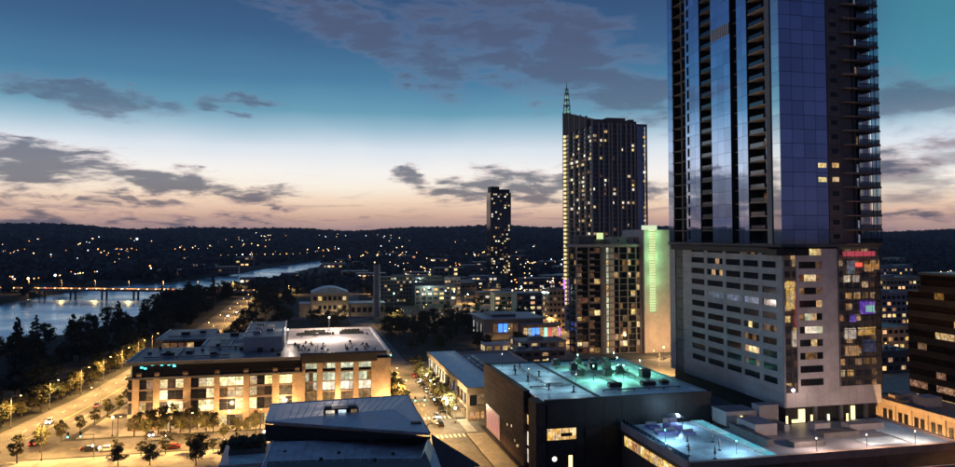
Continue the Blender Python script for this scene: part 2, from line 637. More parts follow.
def inside(poly, x, y):
    r = np.zeros(np.shape(x), bool)
    n = len(poly)
    for i in range(n):
        x0, y0 = poly[i]
        x1, y1 = poly[(i + 1) % n]
        c = ((y0 > y) != (y1 > y))
        with np.errstate(divide='ignore', invalid='ignore'):
            xi = (x1 - x0) * (y - y0) / (y1 - y0 if y1 != y0 else 1e-9) + x0
        r ^= c & (x < xi)
    return r


def sst(x, a, b):
    t = np.clip((x - a) / (b - a), 0, 1)
    return t * t * (3 - 2 * t)


def ground_z(u, v):
    u = np.asarray(u, float)
    v = np.asarray(v, float)
    r = np.hypot(u, v)
    a = np.arctan2(u, v) - 0.232            # 0 along the view, positive to the right
    ridge = 90 + 13 * np.sin(a * 9 + .6) + 9 * np.sin(a * 23 + 2) + 5 * np.sin(a * 47) - 26 * sst(a, .25, .6)
    mid = 24 + 7 * np.sin(a * 7 + r * .002) + 4 * np.sin(a * 17 + r * .004)
    z = mid * sst(r, 1500, 3000) + (ridge - mid) * sst(r, 3000, 5200)
    z = z + sst(r, 1300, 2200) * 3 * np.sin(u * .011) * np.cos(v * .009)
    z = np.where(inside(LAKE, u, v), -9.0, z)
    return z


ang = np.concatenate([np.arange(-46, 46, .32), np.arange(46, 314, 4.0)])
ang = np.radians(ang)
rad = [0.5, 30, 60]
while rad[-1] < 6600:
    rad.append(rad[-1] * 1.022 + .4)
rad = np.array(rad)
AA, RR = np.meshgrid(ang, rad)
XX, YY = RR * np.sin(AA), RR * np.cos(AA)
UU, VV = XX * math.cos(GA) + YY * math.sin(GA), -XX * math.sin(GA) + YY * math.cos(GA)
ZZ = ground_z(UU, VV)
na, nr = len(ang), len(rad)
idx = np.arange(na * nr).reshape(nr, na)
nx = np.roll(idx, -1, axis=1)
quads = np.stack([idx[:-1], idx[1:], nx[1:], nx[:-1]], -1).reshape(-1, 4)


def np_mesh(name, verts, quads, material):
    me = bpy.data.meshes.new(name)
    me.vertices.add(len(verts))
    me.vertices.foreach_set('co', np.asarray(verts, np.float32).ravel())
    me.loops.add(quads.size)
    me.loops.foreach_set('vertex_index', np.asarray(quads, np.int32).ravel())
    me.polygons.add(len(quads))
    me.polygons.foreach_set('loop_start', np.arange(0, quads.size, 4, dtype=np.int32))
    me.update(calc_edges=True)
    me.validate()
    me.materials.append(material)
    return me


tag(link('ground', np_mesh('ground', np.stack([XX, YY, ZZ], -1).reshape(-1, 3), quads, M['earth'])), kind='structure')
wp = [G2X(u, v) for u, v in [(-900, -600), (-100, -600), (-60, 900), (300, 2200), (-900, 2200)]]
tag(MB().add([(x, y, -5.0) for x, y in wp], [(0, 1, 2, 3, 4)]).build('lake', M['water']), kind='structure')


# ------------------------------------------------------------------ roads and pavements
def strip(name, path, width, z, material):
    """a band along a grid polyline; widths may vary along it"""
    mb = MB()
    pts = []
    n = len(path)
    for i, p in enumerate(path):
        a = path[max(0, i - 1)]
        b = path[min(n - 1, i + 1)]
        d = Vector((b[0] - a[0], b[1] - a[1])).normalized()
        w = width[i] if isinstance(width, (list, tuple)) else width
        for s in (-.5, .5):
            X, Y = G2X(p[0] - d.y * w * s, p[1] + d.x * w * s)
            pts.append((X, Y, z))
    mb.add(pts, [(2 * i, 2 * i + 2, 2 * i + 3, 2 * i + 1) for i in range(n - 1)])
    return mb.build(name, material)


def block(name, u0, u1, v0, v1, z1, material, label=None):
    o = MB().box(0, u1 - u0, 0, v1 - v0, -.5, z1).build(name, material)
    X, Y = G2X(u0, v0)
    o.location = (X, Y, 0)
    o.rotation_euler = (0, 0, GA)
    tag(o, kind='structure')
    if label:
        o['label'] = label
    return o


SHORE = [(-98, 60), (-92, 150), (-84, 205), (-74, 245), (-66, 300), (-60, 380), (-55, 460), (-52, 520), (-49, 600), (-46, 720), (-30, 900), (30, 1150)]
tag(strip('shore_road', SHORE, [24, 25, 27, 22, 19, 18, 18, 18, 18, 18, 16, 14], .03, M['asphalt']), kind='structure')
tag(strip('second_street', [(40, 60), (40, 620), (60, 900)], 15, .038, M['asphalt']), kind='structure')
tag(strip('cross_street', [(-84, 226), (150, 226), (420, 226)], 17, .046, M['asphalt']), kind='structure')
tag(strip('far_cross_street', [(-50, 335), (180, 335), (420, 335)], 15, .046, M['asphalt']), kind='structure')
tag(strip('uptown_street', [(141, 40), (141, 1200)], 11, .03, M['asphalt']), kind='structure')
tag(strip('hill_street', [(62, 470), (120, 560), (180, 700), (300, 1050)], 16, .034, M['asphalt']), kind='structure')

block('pavement', -72, 32, 100, 216, .14, M['paving'])
block('pavement', -51, 32, 236, 326, .14, M['paving'])
block('pavement', 48, 135, 100, 216.5, .14, M['paving'])
block('pavement', 48, 135, 236, 326, .14, M['paving'])
block('pavement', 147, 300, 100, 216.5, .14, M['paving'])
block('pavement', 147, 300, 236, 326, .14, M['paving'])
block('pavement', 118, 260, 344, 640, .12, M['paving'])


_w = [G2X(*p) for p in ((-51.05, 236.2), (-51.05, 326), (-55, 302), (-58.5, 270), (-61.5, 236.2))]
tag(MB().prism(_w, -.4, .136).build('pavement', M['paving']), kind='structure')


def marks(name, segs, z, material):
    mb = MB()
    for u0, u1, v0, v1 in segs:
        q = [G2X(a, b) for a, b in ((u0, v0), (u1, v0), (u1, v1), (u0, v1))]
        mb.add([(x, y, z) for x, y in q], [(0, 1, 2, 3)])
    return tag(mb.build(name, material), kind='structure')


marks('lane_markings', [(39.9, 40.1, v, v + 3) for v in range(180, 216, 8)] + [(39.9, 40.1, v, v + 3) for v in range(240, 330, 8)], .054, M['paint_yellow'])
marks('crosswalk_stripes', [(u, u + .6, 213.4, 216.6) for u in np.arange(33.5, 47, 1.3)] + [(u, u + .6, 235.6, 238.8) for u in np.arange(33.5, 47, 1.3)]
      + [(28.5, 31.5, v, v + .6) for v in np.arange(218.5, 233.5, 1.3)] + [(48.5, 51.5, v, v + .6) for v in np.arange(218.5, 233.5, 1.3)], .06, M['paint_white'])
marks('street_centre_lines', [(u, u + 3, 225.85, 226.1) for u in range(-60, 30, 8)], .06, M['paint_yellow'])
tag(strip('shore_lane_line', SHORE[2:8], .25, .04, M['paint_yellow']), kind='structure')
for off in (-5, 5):
    mb = MB()
    for k in range(4, 40):
        t = k / 40 * 5.99
        i = int(t)
        f = t - i
        P = SHORE[2:9]
        u = P[i][0] * (1 - f) + P[i + 1][0] * f + off
        v = P[i][1] * (1 - f) + P[i + 1][1] * f
        q = [G2X(u - .1, v), G2X(u + .1, v), G2X(u + .1, v + 3), G2X(u - .1, v + 3)]
        mb.add([(x, y, .044) for x, y in q], [(0, 1, 2, 3)])
    tag(mb.build('shore_lane_dashes', M['paint_white']), kind='structure')


def pick(r, table):
    t = 0.0
    for w, m in table:
        t += w
        if r < t:
            return m
    return table[-1][1]


# ------------------------------------------------------------------ the tall glass tower
def glass_tower():
    rr = random.Random(3)
    t = thing('glass_tower', 'very tall blue glass tower on a grey panelled lower block', 'tower', 110, 155, 14)
    Z0 = 14.0
    D, Wd = 55.0, 26.5
    zb, zt, zroof = 17.8 - Z0, 55.2 - Z0, 154.0 - Z0
    # recessed dark base
    pbox('base_wall', t, M['black_panel'], .9, Wd - .9, .9, D - 1, 0, zb)
    for x0, x1, z1, m in ((4.2, 5.8, 3.1, 'door_lit'), (2.4, 4.2, .8, 'door_lit'), (18.5, 19.5, 3.2, 'door_lit'), (12, 12.5, 1.6, 'white_lit')):
        pbox('door', t, M[m], x0, x1, .62, .88, .1, z1)
    for x in (8, 15, 22):
        pbox('column', t, M['dark_concrete'], x, x + .8, .1, .85, 0, zb)
    # lower block: dark glazing core with concrete panels proud of it
    pbox('core', t, M['recess'], .5, Wd - .5, .5, D - .5, zb, zt)
    nf, fh = 11, 3.05
    zf0 = zb + 3.4
    # south face (x = 0): bands of strip windows
    wins = [(2.6, 8.0), (9.6, 16.0), (17.4, 24.0), (25.6, 33.4), (35.0, 42.0)]
    edges = [0.0]
    for a, b in wins:
        edges += [a, b]
    edges += [47.0]
    # blank bottom course
    for k in range(8):
        pbox('panel', t, M['hotel_panel'], 0, .5, k * 5.875 + .03, (k + 1) * 5.875 - .03, zb, zf0 - .03)
    for f in range(nf):
        z = zf0 + f * fh
        for k in range(8):
            pbox('panel', t, M['hotel_panel'], 0, .5, k * 5.875 + .03, (k + 1) * 5.875 - .03, z, z + 1.5)
        for k in range(0, len(edges), 2):
            a, b = edges[k], edges[k + 1]
            pbox('pier_panel', t, M['hotel_panel'], .004, .5, a + .02, b - .02, z + 1.5, z + fh - .03)
        for k, (a, b) in enumerate(wins):
            m = M['window_glass']
            r = rr.random()
            if f in (8, 9) and k in (2, 3):
                m = pick(r, [(.4, M['warm']), (.4, M['warm_dim']), (1, M['window_glass'])])
            elif f == 10 and r < .2:
                m = M['warm_dim']
            elif f == 6 and k in (1, 2, 3):
                m = M['cool_dim']
            elif f in (2, 3, 4) and k in (0, 1, 2):
                m = pick(r, [(.3, M['warm']), (.1, M['warm_dim']), (1, M['window_glass'])])
            elif r < .06:
                m = M['warm_dim']
            n = 4
            w = (b - a) / n
            for q in range(n):
                mm = m
                if m is not M['window_glass'] and rr.random() < .5 and m is not M['cool_dim']:
                    mm = M['window_glass']
                pbox('window', t, mm, .2, .42, a + q * w + .05, a + (q + 1) * w - .05, z + 1.52, z + fh - .05)
    # dark far strip of the south face and the shadow gap at the top
    for f in range(nf + 1):
        z = zb + (fh * f if f else 0)
        pbox('louvre', t, M['dark_concrete'], .25, .5, 47.1, 51.6, z + .1, z + (3.3 if f == 0 else fh - .1))
    pbox('corner_pier', t, M['hotel_panel'], -.02, .52, 51.7, D, zb, zt - .6)
    # front face (y = 0)
    fxw = [(4.4, 5.9), (6.0, 7.5), (7.6, 9.1), (9.2, 10.6)]
    for k in range(5):
        pbox('panel', t, M['hotel_panel_lit'], k * 3.0 + .02, (k + 1) * 3.0 - .02, 0, .5, zb - .01, zf0 - .03)
    for f in range(nf):
        z = zf0 + f * fh
        pbox('corner_window', t, M['bay_glass'], .52, 1.95, .12, .42, z + .02, z + fh - .05)
        pbox('corner_window', t, M['bay_glass'], 2.0, 3.6, .12, .42, z + .02, z + fh - .05)
        for k in range(4):
            a = 3.7 + k * 2.82
            pbox('panel', t, M['hotel_panel_lit'], a, a + 2.78, 0, .5, z, z + 1.45)
        pbox('pier_panel', t, M['hotel_panel_lit'], 3.7, 4.38, .003, .5, z + 1.45, z + fh - .03)
        pbox('pier_panel', t, M['hotel_panel_lit'], 10.62, 12.5, .003, .5, z + 1.45, z + fh - .03)
        pbox('pier_panel', t, M['hotel_panel_lit'], 12.54, 14.96, .003, .5, z + 1.45, z + fh - .03)
        for k, (a, b) in enumerate(fxw):
            r = rr.random()
            m = pick(r, [(.06, M['warm']), (.25, M['warm_dim']), (1, M['window_glass'])])
            if f in (4, 5):
                m = [M['window_glass'], M['white_lit'], M['white_lit'], M['pale_lit']][k] if f == 4 else [M['warm_dim'], M['pale_lit'], M['warm'], M['window_glass']][k]
            if f == 10 and k in (2, 3):
                m = M['warm']
            if f == 8:
                m = [M['warm_dim'], M['warm'], M['warm'], M['warm_dim']][k]
            pbox('window', t, m, a, b, .2, .42, z + 1.47, z + fh - .05)
    pbox('corner_pier', t, M['hotel_panel'], -.03, .5, -.03, .5, zb - .02, zt - .5)
    # glazed bay on the right of the front
    for k in range(5):
        pbox('panel', t, M['hotel_panel_lit'], 15.0 + k * 2.3 + .02, 15.0 + (k + 1) * 2.3 - .02, .006, .5, zb - .012, zf0 + 1.0)
    nb = 10
    bh = (zt - zf0 - 1.1) / nb
    for f in range(nb):
        z = zf0 + 1.1 + f * bh
        for k in range(5):
            m = M['bay_glass']
            if rr.random() < .10:
                m = pick(rr.random(), [(.5, M['warm_dim']), (1, M['cool_dim'])])
            a = 15.05 + k * 2.3
            pbox('bay_pane', t, m, a, a + 2.2, -.35, -.15, z + .06, z + bh - .04)
        pbox('bay_sill', t, M['dark_metal'], 15, Wd, -.45, .4, z - .04, z + .04)
    pbox('bay_side', t, M['dark_metal'], Wd - .02, Wd + .1, -.42, D * .6, zb + 3, zt - .1)
    # transfer slab between the two blocks
    pbox('transfer_slab', t, M['dark_concrete'], -.5, Wd + .3, -.5, D + .2, zt - .1, zt + .6)
    pbox('canopy', t, M['black_panel'], -2.2, 6, -1.0, 3.5, zt - 2.0, zt - .5)
    pbox('canopy', t, M['black_panel'], -1.2, .2, 3.6, D - 3, zt - 1.5, zt - .2)
    # ---------------- upper glass tower
    FH = 3.42
    NF = 28
    zu = zt + .6
    pbox('upper_core', t, M['recess'], 3.4, 20.8, 1.2, D - .2, zu, zroof)
    pbox('corner_return', t, M['recess'], .12, 3.38, 52.0, 52.2, zu, zroof)
    bays = [(0.0, 3.2, 'strip'), (3.2, 5.1, 'pier'), (5.1, 13.1, 'balcony'), (13.1, 17.5, 'glass'), (17.5, 20.7, 'dark'), (20.7, 30.1, 'glass'),
            (30.1, 36.4, 'balcony2'), (36.4, 44.3, 'punched'), (44.3, 52.2, 'dark_lit')]
    for f in range(NF):
        z = zu + f * FH
        for a, b, kind in bays:
            if kind == 'strip':
                pbox('glass_panel', t, M['corner_glass'], 0, .3, a + .02, b - .05, z + .03, z + FH - .03)
            elif kind == 'glass' or kind == 'punched':
                n = 2 if b - a < 5 else 3
                w = (b - a) / n
                for q in range(n):
                    aa, bb = a + q * w, a + (q + 1) * w
                    if kind == 'punched' and q == n - 1:
                        pbox('glass_panel', t, M['sky_glass'], 0, .4, aa + .02, bb - .03, z + .03, z + 1.0)
                        pbox('vent_window', t, M['recess'] if rr.random() < .9 else M['warm_dim'], .5, .7, aa, bb, z + 1, z + FH)
                        pbox('glass_panel', t, M['sky_glass'], 0, .4, bb - .9, bb - .03, z + 1.03, z + FH - .03)
                        pbox('glass_panel', t, M['sky_glass'], .002, .4, aa + .02, aa + .5, z + 1.03, z + FH - .03)
                    else:
                        pbox('glass_panel', t, M['sky_glass'], 0, .4, aa + .02, bb - .03, z + .03, z + FH - .03)
            elif kind in ('balcony', 'balcony2', 'dark', 'dark_lit'):
                pbox('floor_slab', t, M['slab_edge'] if kind == 'balcony' else M['dark_slab'], .25 if kind != 'dark' else .9, 3.4, a, b, z - .14, z + .14)
                if kind == 'balcony':
                    pbox('inner_pane', t, M['sky_glass'], .9, 1.1, a + .05, a + 1.7, z + .2, z + FH - .2)
                    pbox('balustrade', t, M['rail_glass'], .3, .36, a + 1.8, b - .05, z + .15, z + 1.15)
                if kind == 'balcony2':
                    pbox('balustrade', t, M['rail_glass'], .3, .36, a + .05, b - .05, z + .15, z + 1.1)
                r = rr.random()
                if kind == 'dark_lit' and r < .55:
                    y = a + rr.uniform(1.5, 5)
                    pbox('window', t, M['cool_dim'] if r < .3 else M['warm_dim'], 3.2, 3.38, y, y + 1.6, z + .8, z + 2.4)
                if kind in ('balcony', 'balcony2') and r < .10:
                    y = a + rr.uniform(1, (b - a) - 2.4)
                    pbox('window', t, M['warm_dim'], 3.2, 3.38, y, y + 1.8, z + .3, z + 2.4)
        # glazed balcony at the far corner
        pbox('floor_slab', t, M['dark_slab'], .15, 3.2, 52.3, 55.0, z - .12, z + .12)
        pbox('glass_panel', t, M['sky_glass'], -.02, .1, 52.25, 55.2, z + .03, z + FH - .03)
    pbox('side_pier', t, M['concrete_blue'], -.25, 1.2, 3.25, 5.05, zu, zroof)
    for a in (13.1, 17.5, 20.7, 30.1, 36.4, 44.3):
        pbox('bay_return', t, M['dark_metal'], .02, 3.4, a - .06, a + .06, zu, zroof)
    pbox('side_pier', t, M['dark_concrete'], .6, 3.3, 47.4, 48.2, zu, zroof)
    # louvred plant band high on the south face
    for k in range(9):
        pbox('louvre', t, M['white_metal'], -.2, -.02, 21.0 + k * 1.0, 21.5 + k * 1.0, zu + 16.2 * FH, zu + 17.1 * FH)
    # front face upper
    for f in range(NF):
        z = zu + f * FH
        for k in range(4):
            a = .1 + k * 3.2
            pbox('glass_panel', t, M['navy_glass'], a, a + 3.12, -.06, .3, z + .05, z + FH - .05)
        pbox('front_panel', t, M['brown_panel'], 13.1, 16.8, .05, .4, z + .02, z + FH - .02)
        pbox('front_panel', t, M['brown_panel'], 16.85, 20.0, .05, .4, z + .02, z + FH - .02)
        m = M['window_glass']
        if f in (4, 5):
            m = M['warm']
        elif rr.random() < .06:
            m = M['warm_dim']
        pbox('window', t, m, 14.1, 15.9, -.02, .04, z + 1.3, z + 2.4)
        if f in (4, 5):
            pbox('window', t, M['warm'], 10.2, 12.4, -.12, -.07, z + 1.2, z + 2.3)
        elif rr.random() < .05:
            pbox('window', t, M['warm_dim'], 3 + rr.random() * 6, 5 + rr.random() * 6, -.12, -.07, z + 1.2, z + 2.2)
        # open balconies at the right corner
        pbox('floor_slab', t, M['slab_edge'], 16.9, 20.7, -1.3, .04, z - .12, z + .12)
        pbox('floor_slab', t, M['dark_slab'], 20.75, 26.8, -1.3, 12, z - .25, z + .25)
        pbox('top_rail', t, M['dark_metal'], 20.85, 26.7, -1.3, -1.15, z + 1.26, z + 1.36)
        pbox('inner_pane', t, M['bay_glass'], 24.25, 26.3, 2.0, 2.1, z + .3, z + FH - .3)
        pbox('screen_pane', t, M['screen_glass'], 24.4, 26.4, -1.12, -1.06, z + 1.4, z + FH - .3)
        pbox('balustrade', t, M['rail_glass'], 20.9, 26.6, -1.25, -1.18, z + .15, z + 1.25)
        pbox('balustrade', t, M['rail_glass'], 26.55, 26.62, -1.1, 9, z + .15, z + 1.25)
        pbox('inner_pane', t, M['bay_glass'], 22.6, 23.6, 1.0, 1.1, z + .2, z + FH - .2)
        if rr.random() < .3:
            pbox('window', t, M['cool_dim'] if rr.random() < .7 else M['warm_dim'], 21.4, 22.3, 1.0, 1.12, z + .4, z + 2.3)
    pbox('side_pier', t, M['dark_concrete'], 20.1, 20.7, -.3, 1.4, zu, zroof)
    pbox('corner_wall', t, M['recess'], 20.85, 23.6, 1.3, 30, zu, zroof)
    for x in (24.3, 25.4, 26.5):
        pbox('screen_post', t, M['dark_metal'], x - .06, x + .06, -1.3, -1.2, zu, zroof)
    for y in (2, 5, 8):
        pbox('screen_post', t, M['dark_metal'], 26.5, 26.62, y, y + .12, zu, zroof)
    pbox('roof', t, M['roof_grey'], -.3, Wd + .3, -1.3, D + .3, zroof, zroof + 1)
    return t


glass_tower()

# ------------------------------------------------------------------ hotel podium with roof terraces
t = thing('hotel_podium', 'broad low podium with blue lit roof terraces around the glass tower', 'building', 73, 132)
PW, PD = 63.0, 84.0
pbox('wall', t, M['brown_panel'], 0, PW, 0.3, 31.5, .14, 13.2)
pbox('wall', t, M['dark_concrete'], 25, PW, 31.5, PD, .14, 13.2)
pbox('roof', t, M['roof_dark'], 24.9, PW - .4, 23.5, PD - .3, 13.2, 13.9)
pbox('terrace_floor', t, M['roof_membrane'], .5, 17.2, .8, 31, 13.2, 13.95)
pbox('terrace_floor', t, M['roof_grey'], 20.5, PW - .4, .8, 23.4, 13.2, 13.92)
pbox('pool_rim', t, M['pale_concrete'], 17.2, 20.5, .8, 31, 13.2, 14.15)
M['pool_lit'] = lit('pool_lit', (80, 180, 215), 1.0, .3, .4, True)
pbox('pool_water', t, M['pool_lit'], 17.6, 20.1, 1.2, 30.6, 14.0, 14.2)
pbox('parapet', t, M['slab_edge'], -.2, PW, -.25, .75, 13.1, 14.6)
pbox('parapet', t, M['pale_concrete'], -.2, .45, .76, 31.6, 12.9, 14.5)
pbox('parapet', t, M['slab_edge'], PW - .35, PW + .2, .78, 40, 13, 14.5)
for k in range(12):
    pbox('window', t, M['amber_lit'] if k % 4 else M['warm'], -.12, .1, 5 + k * 2.1, 6.7 + k * 2.1, 9.8, 11.9)
for k in range(16):
    pbox('railing_post', t, M['metal'], .1, .2, 1.2 + k * 1.9, 1.28 + k * 1.9, 14.5, 15.5)
pbox('railing', t, M['rail_glass'], .13, .17, .9, 31, 14.52, 15.45)
for x0, x1, y0, y1, z1, m in ((23, 31, 25, 31, 17.2, 'concrete'), (24.5, 30, 16, 23, 16.4, 'concrete'), (22, 23.5, 8, 22, 15.4, 'dark_concrete'), (31, 36, 24, 27, 18.5, 'concrete'),
                              (33, 34.2, 17.5, 22.5, 15.5, 'metal'), (38, 47, 11, 13.5, 15.0, 'dark_concrete'), (48, 57, 15, 18, 15.3, 'concrete'), (40, 44, 16.5, 19, 15.6, 'concrete'),
                              (27, 34, 6, 9, 15.0, 'dark_concrete')):
    b = pbox('plant_enclosure', t, M[m], x0, x1, y0, y1, 13.9, z1)
pbox('terrace_strip', t, M['roof_membrane'], 54, PW - .6, 2, 38, 13.93, 13.99)
pbox('terrace_strip', t, M['roof_membrane'], 44, 53, 4, 9, 13.93, 13.99)
pbox('terrace_strip', t, M['roof_membrane'], 30, 37, 32, 44, 13.9, 13.97)
for x, y in ((26.5, 24.6), (36.6, 22), (43, 21.8), (52, 21)):
    pbox('door', t, M['door_lit'], x, x + .5, y, y + .12, 14, 16.2)
# purple lounge seating and planters on the terrace
for i, (x, y, w, d, h) in enumerate(((4, 21, 5, 2.2, 1.1), (8, 24, 3.5, 3, 2.2), (4.5, 26, 2.6, 2.6, 1.2), (10.2, 20.2, 2.4, 1.6, .9))):
    q = thing('lounge_cabana', 'low boxy cabana with flat canopy on the blue terrace' if i == 1 else 'low violet lounge seat block on the blue terrace', 'cabana' if i == 1 else 'outdoor seat',
              73 + x, 132 + y, 13.95, 0, None if i == 1 else 'violet lounge seats on the terrace')
    if i != 1:
        q.name = 'outdoor_sofa'
    pbox('base', q, M['violet'] if 'violet' in M else M['metal'], 0, w, 0, d, 0, h * .55)
    pbox('back', q, M['metal'], 0, w, d - .3, d, h * .55, h)
    if i == 1:
        for cx, cy in ((0, 0), (w - .12, 0), (0, d - .12), (w - .12, d - .12)):
            pbox('post', q, M['dark_metal'], cx, cx + .12, cy, cy + .12, h * .5, 2.9)
        pbox('canopy', q, M['metal'], -.2, w + .2, -.2, d + .2, 2.9, 3.05)
for i, (x, y) in enumerate(((3, 6), (7, 3), (11, 8), (13, 14), (6, 12))):
    q = thing('patio_umbrella', 'dark folded patio umbrella standing on the blue terrace', 'umbrella', 73 + x, 132 + y, 13.95, 0, 'folded umbrellas on the terrace')
    MB().tube((0, 0, 0), (0, 0, 2.6), .05).build('pole', M['dark_metal'], q)
    MB().tube((0, 0, 1.0), (0, 0, 2.5), .28, .07).build('canopy', M['brown_panel'], q)
    MB().tube((0, 0, 0), (0, 0, .1), .4).build('base', M['dark_metal'], q)

for i, (x, y, c) in enumerate(((3, 16, 1), (12, 27, 1), (13, 5, 1), (30, 3, 0), (42, 3, 0), (54, 3, 0))):  # warm ones are added to light the tower's lower front
    q = thing('terrace_lamp', 'slim bollard lamp with %s glow on the podium roof' % ('bluish' if c else 'warm'), 'lamp', 73 + x, 132 + y, 13.95, 0, '%s lamps on the podium roof' % ('bluish' if c else 'warm'))
    MB().tube((0, 0, 0), (0, 0, 2.4), .06).build('post', M['dark_metal'], q)
    MB().tube((0, 0, 2.4), (0, 0, 2.7), .14, n=8).build('lens', M['cyan_glow'] if c else M['lamp_white_soft'], q)
    L = bpy.data.lights.new('terrace_light', 'POINT')
    L.energy = 1400 if c else 2300
    L.color = (.42, .74, 1.0) if c else (1.0, .70, .58)
    L.shadow_soft_size = .3
    link('lamp_light', L, q, (0, 0, 3.1))

# nearer roof slab in front of the podium
t = thing('entrance_roof', 'long flat grey roof in front of the terrace podium', 'building', 68, 92)
pbox('wall', t, M['brown_panel'], 1, 79, 1, 33.6, .14, 10.6)
pbox('roof', t, M['roof_grey'], 0, 80, 0, 34.6, 10.6, 11.3)
pbox('fascia', t, M['slab_edge'], -.2, 80.2, 34.62, 35.0, 10.4, 11.9)
pbox('roof_hatch', t, M['dark_metal'], 38, 40, 28, 30, 11.3, 12.1)


# ------------------------------------------------------------------ theatre: dark box with the teal roof
def theatre():
    rr = random.Random(9)
    t = thing('theatre', 'dark windowless theatre block with broad teal roof', 'building', 53, 164.5)
    Wt, Dt, h = 43.6, 51.8, 19.6
    pbox('wall', t, M['black_panel'], 1.7, Wt, .3, 11.5, .14, h)
    pbox('wall', t, M['black_panel'], 1.0, Wt - .2, 11.5, Dt, .14, h)
    # front panels
    for k in range(9):
        for j in range(3):
            if k < 2 and j == 1:
                continue
            a = 2.2 + k * 4.58
            pbox('panel', t, M['black_panel'], a + .03, a + 4.55, 0, .29, 1.2 + j * 6.3, 1.17 + (j + 1) * 6.3)
    pbox('window', t, M['amber_lit'], 2.3, 9.2, .1, .28, 11.2, 14.1)
    pbox('window_frame', t, M['dark_metal'], 2.2, 11.3, .02, .3, 10.9, 11.18)
    pbox('window_frame', t, M['dark_metal'], 2.2, 11.3, .02, .3, 14.12, 14.4)
    for k in range(1, 4):
        pbox('mullion', t, M['dark_metal'], 2.3 + k * 1.72, 2.4 + k * 1.72, .03, .3, 11.2, 14.1)
    pbox('inner_bar', t, M['recess'], 5.5, 8.2, .05, .09, 11.9, 12.7)
    for j in range(1):
        pbox('panel', t, M['black_panel'], 9.4, 11.3, .01, .29, 7.5, 10.85)
        pbox('panel', t, M['black_panel'], 2.2, 9.35, .012, .29, 7.53, 10.85)
        pbox('panel', t, M['black_panel'], 2.2, 11.3, .012, .29, 14.45, 17.0)
    MB().tube((3.9, -.1, 7.0), (3.9, -.02, 7.0), .55, n=14).build('round_lamp', M['lamp_white_soft'], t)
    pbox('door', t, M['door_lit'], 7.3, 8.2, -.12, -.02, 4.6, 7.6)
    # brown corner fin and the lit slot behind it
    for j in range(5):
        pbox('fin_panel', t, M['brown_zinc'], -.6, 1.65, -.4, 5.4, .14 + j * 3.95 + .02, .14 + (j + 1) * 3.95)
    for z0, z1, m in ((12.4, 14.6, 'amber_lit'), (7.4, 10.6, 'white_lit'), (3.4, 6.5, 'white_lit')):
        pbox('window', t, M[m], .9, 1.0, 5.7, 11.3, z0, z1)
    # south wall: horizontal brown metal panels
    for j in range(12):
        for k in range(5):
            a = 11.6 + k * 8.04
            pbox('panel', t, M['brown_zinc'], .1, .98, a + .03, a + 8.0, .6 + j * 1.6, .6 + (j + 1) * 1.6 - .05)
    for y, z in ((16, 5.6), (17, 5.3), (22, 9), (26, 8.3), (19, 6.1)):
        pbox('lamp', t, M['warm'], .0, .1, y, y + .5, z, z + .6)
    pbox('canopy_ledge', t, M['dark_metal'], -1.2, .1, 12, Dt, 1.9, 2.2)
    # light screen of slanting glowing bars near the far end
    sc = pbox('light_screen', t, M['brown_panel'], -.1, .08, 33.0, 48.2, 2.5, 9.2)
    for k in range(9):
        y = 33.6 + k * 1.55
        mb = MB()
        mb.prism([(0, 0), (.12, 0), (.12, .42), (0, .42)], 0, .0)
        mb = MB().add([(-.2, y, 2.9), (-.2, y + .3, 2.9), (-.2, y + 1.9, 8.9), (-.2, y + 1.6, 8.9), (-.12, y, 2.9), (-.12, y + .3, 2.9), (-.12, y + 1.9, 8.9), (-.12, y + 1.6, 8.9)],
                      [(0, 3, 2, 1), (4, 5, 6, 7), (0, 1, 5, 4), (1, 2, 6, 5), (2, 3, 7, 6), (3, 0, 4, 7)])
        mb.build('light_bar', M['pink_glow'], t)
    # roof: parapets, two membrane fields, seam
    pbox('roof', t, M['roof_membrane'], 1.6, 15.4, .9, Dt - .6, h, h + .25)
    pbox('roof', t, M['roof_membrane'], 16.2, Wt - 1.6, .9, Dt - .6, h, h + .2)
    pbox('roof_seam', t, M['dark_metal'], 15.42, 16.18, .9, Dt - .6, h - .2, h + .5)
    pbox('parapet', t, M['black_panel'], 1.7, Wt + .1, .02, .88, h - .6, h + .75)
    pbox('parapet', t, M['brown_zinc'], .05, 1.58, 11.5, Dt, h - .1, h + .7)
    pbox('parapet', t, M['roof_membrane'], Wt - 1.58, Wt + .1, .9, Dt, h - .4, h + .6)
    pbox('parapet', t, M['dark_metal'], 1.6, Wt - 1.6, Dt - .58, Dt, h - .4, h + .7)
    for k in range(1, 6):
        pbox('roof_joint', t, M['metal'], 1.7, 15.3, k * 8.4, k * 8.4 + .15, h + .25, h + .29)
    return t


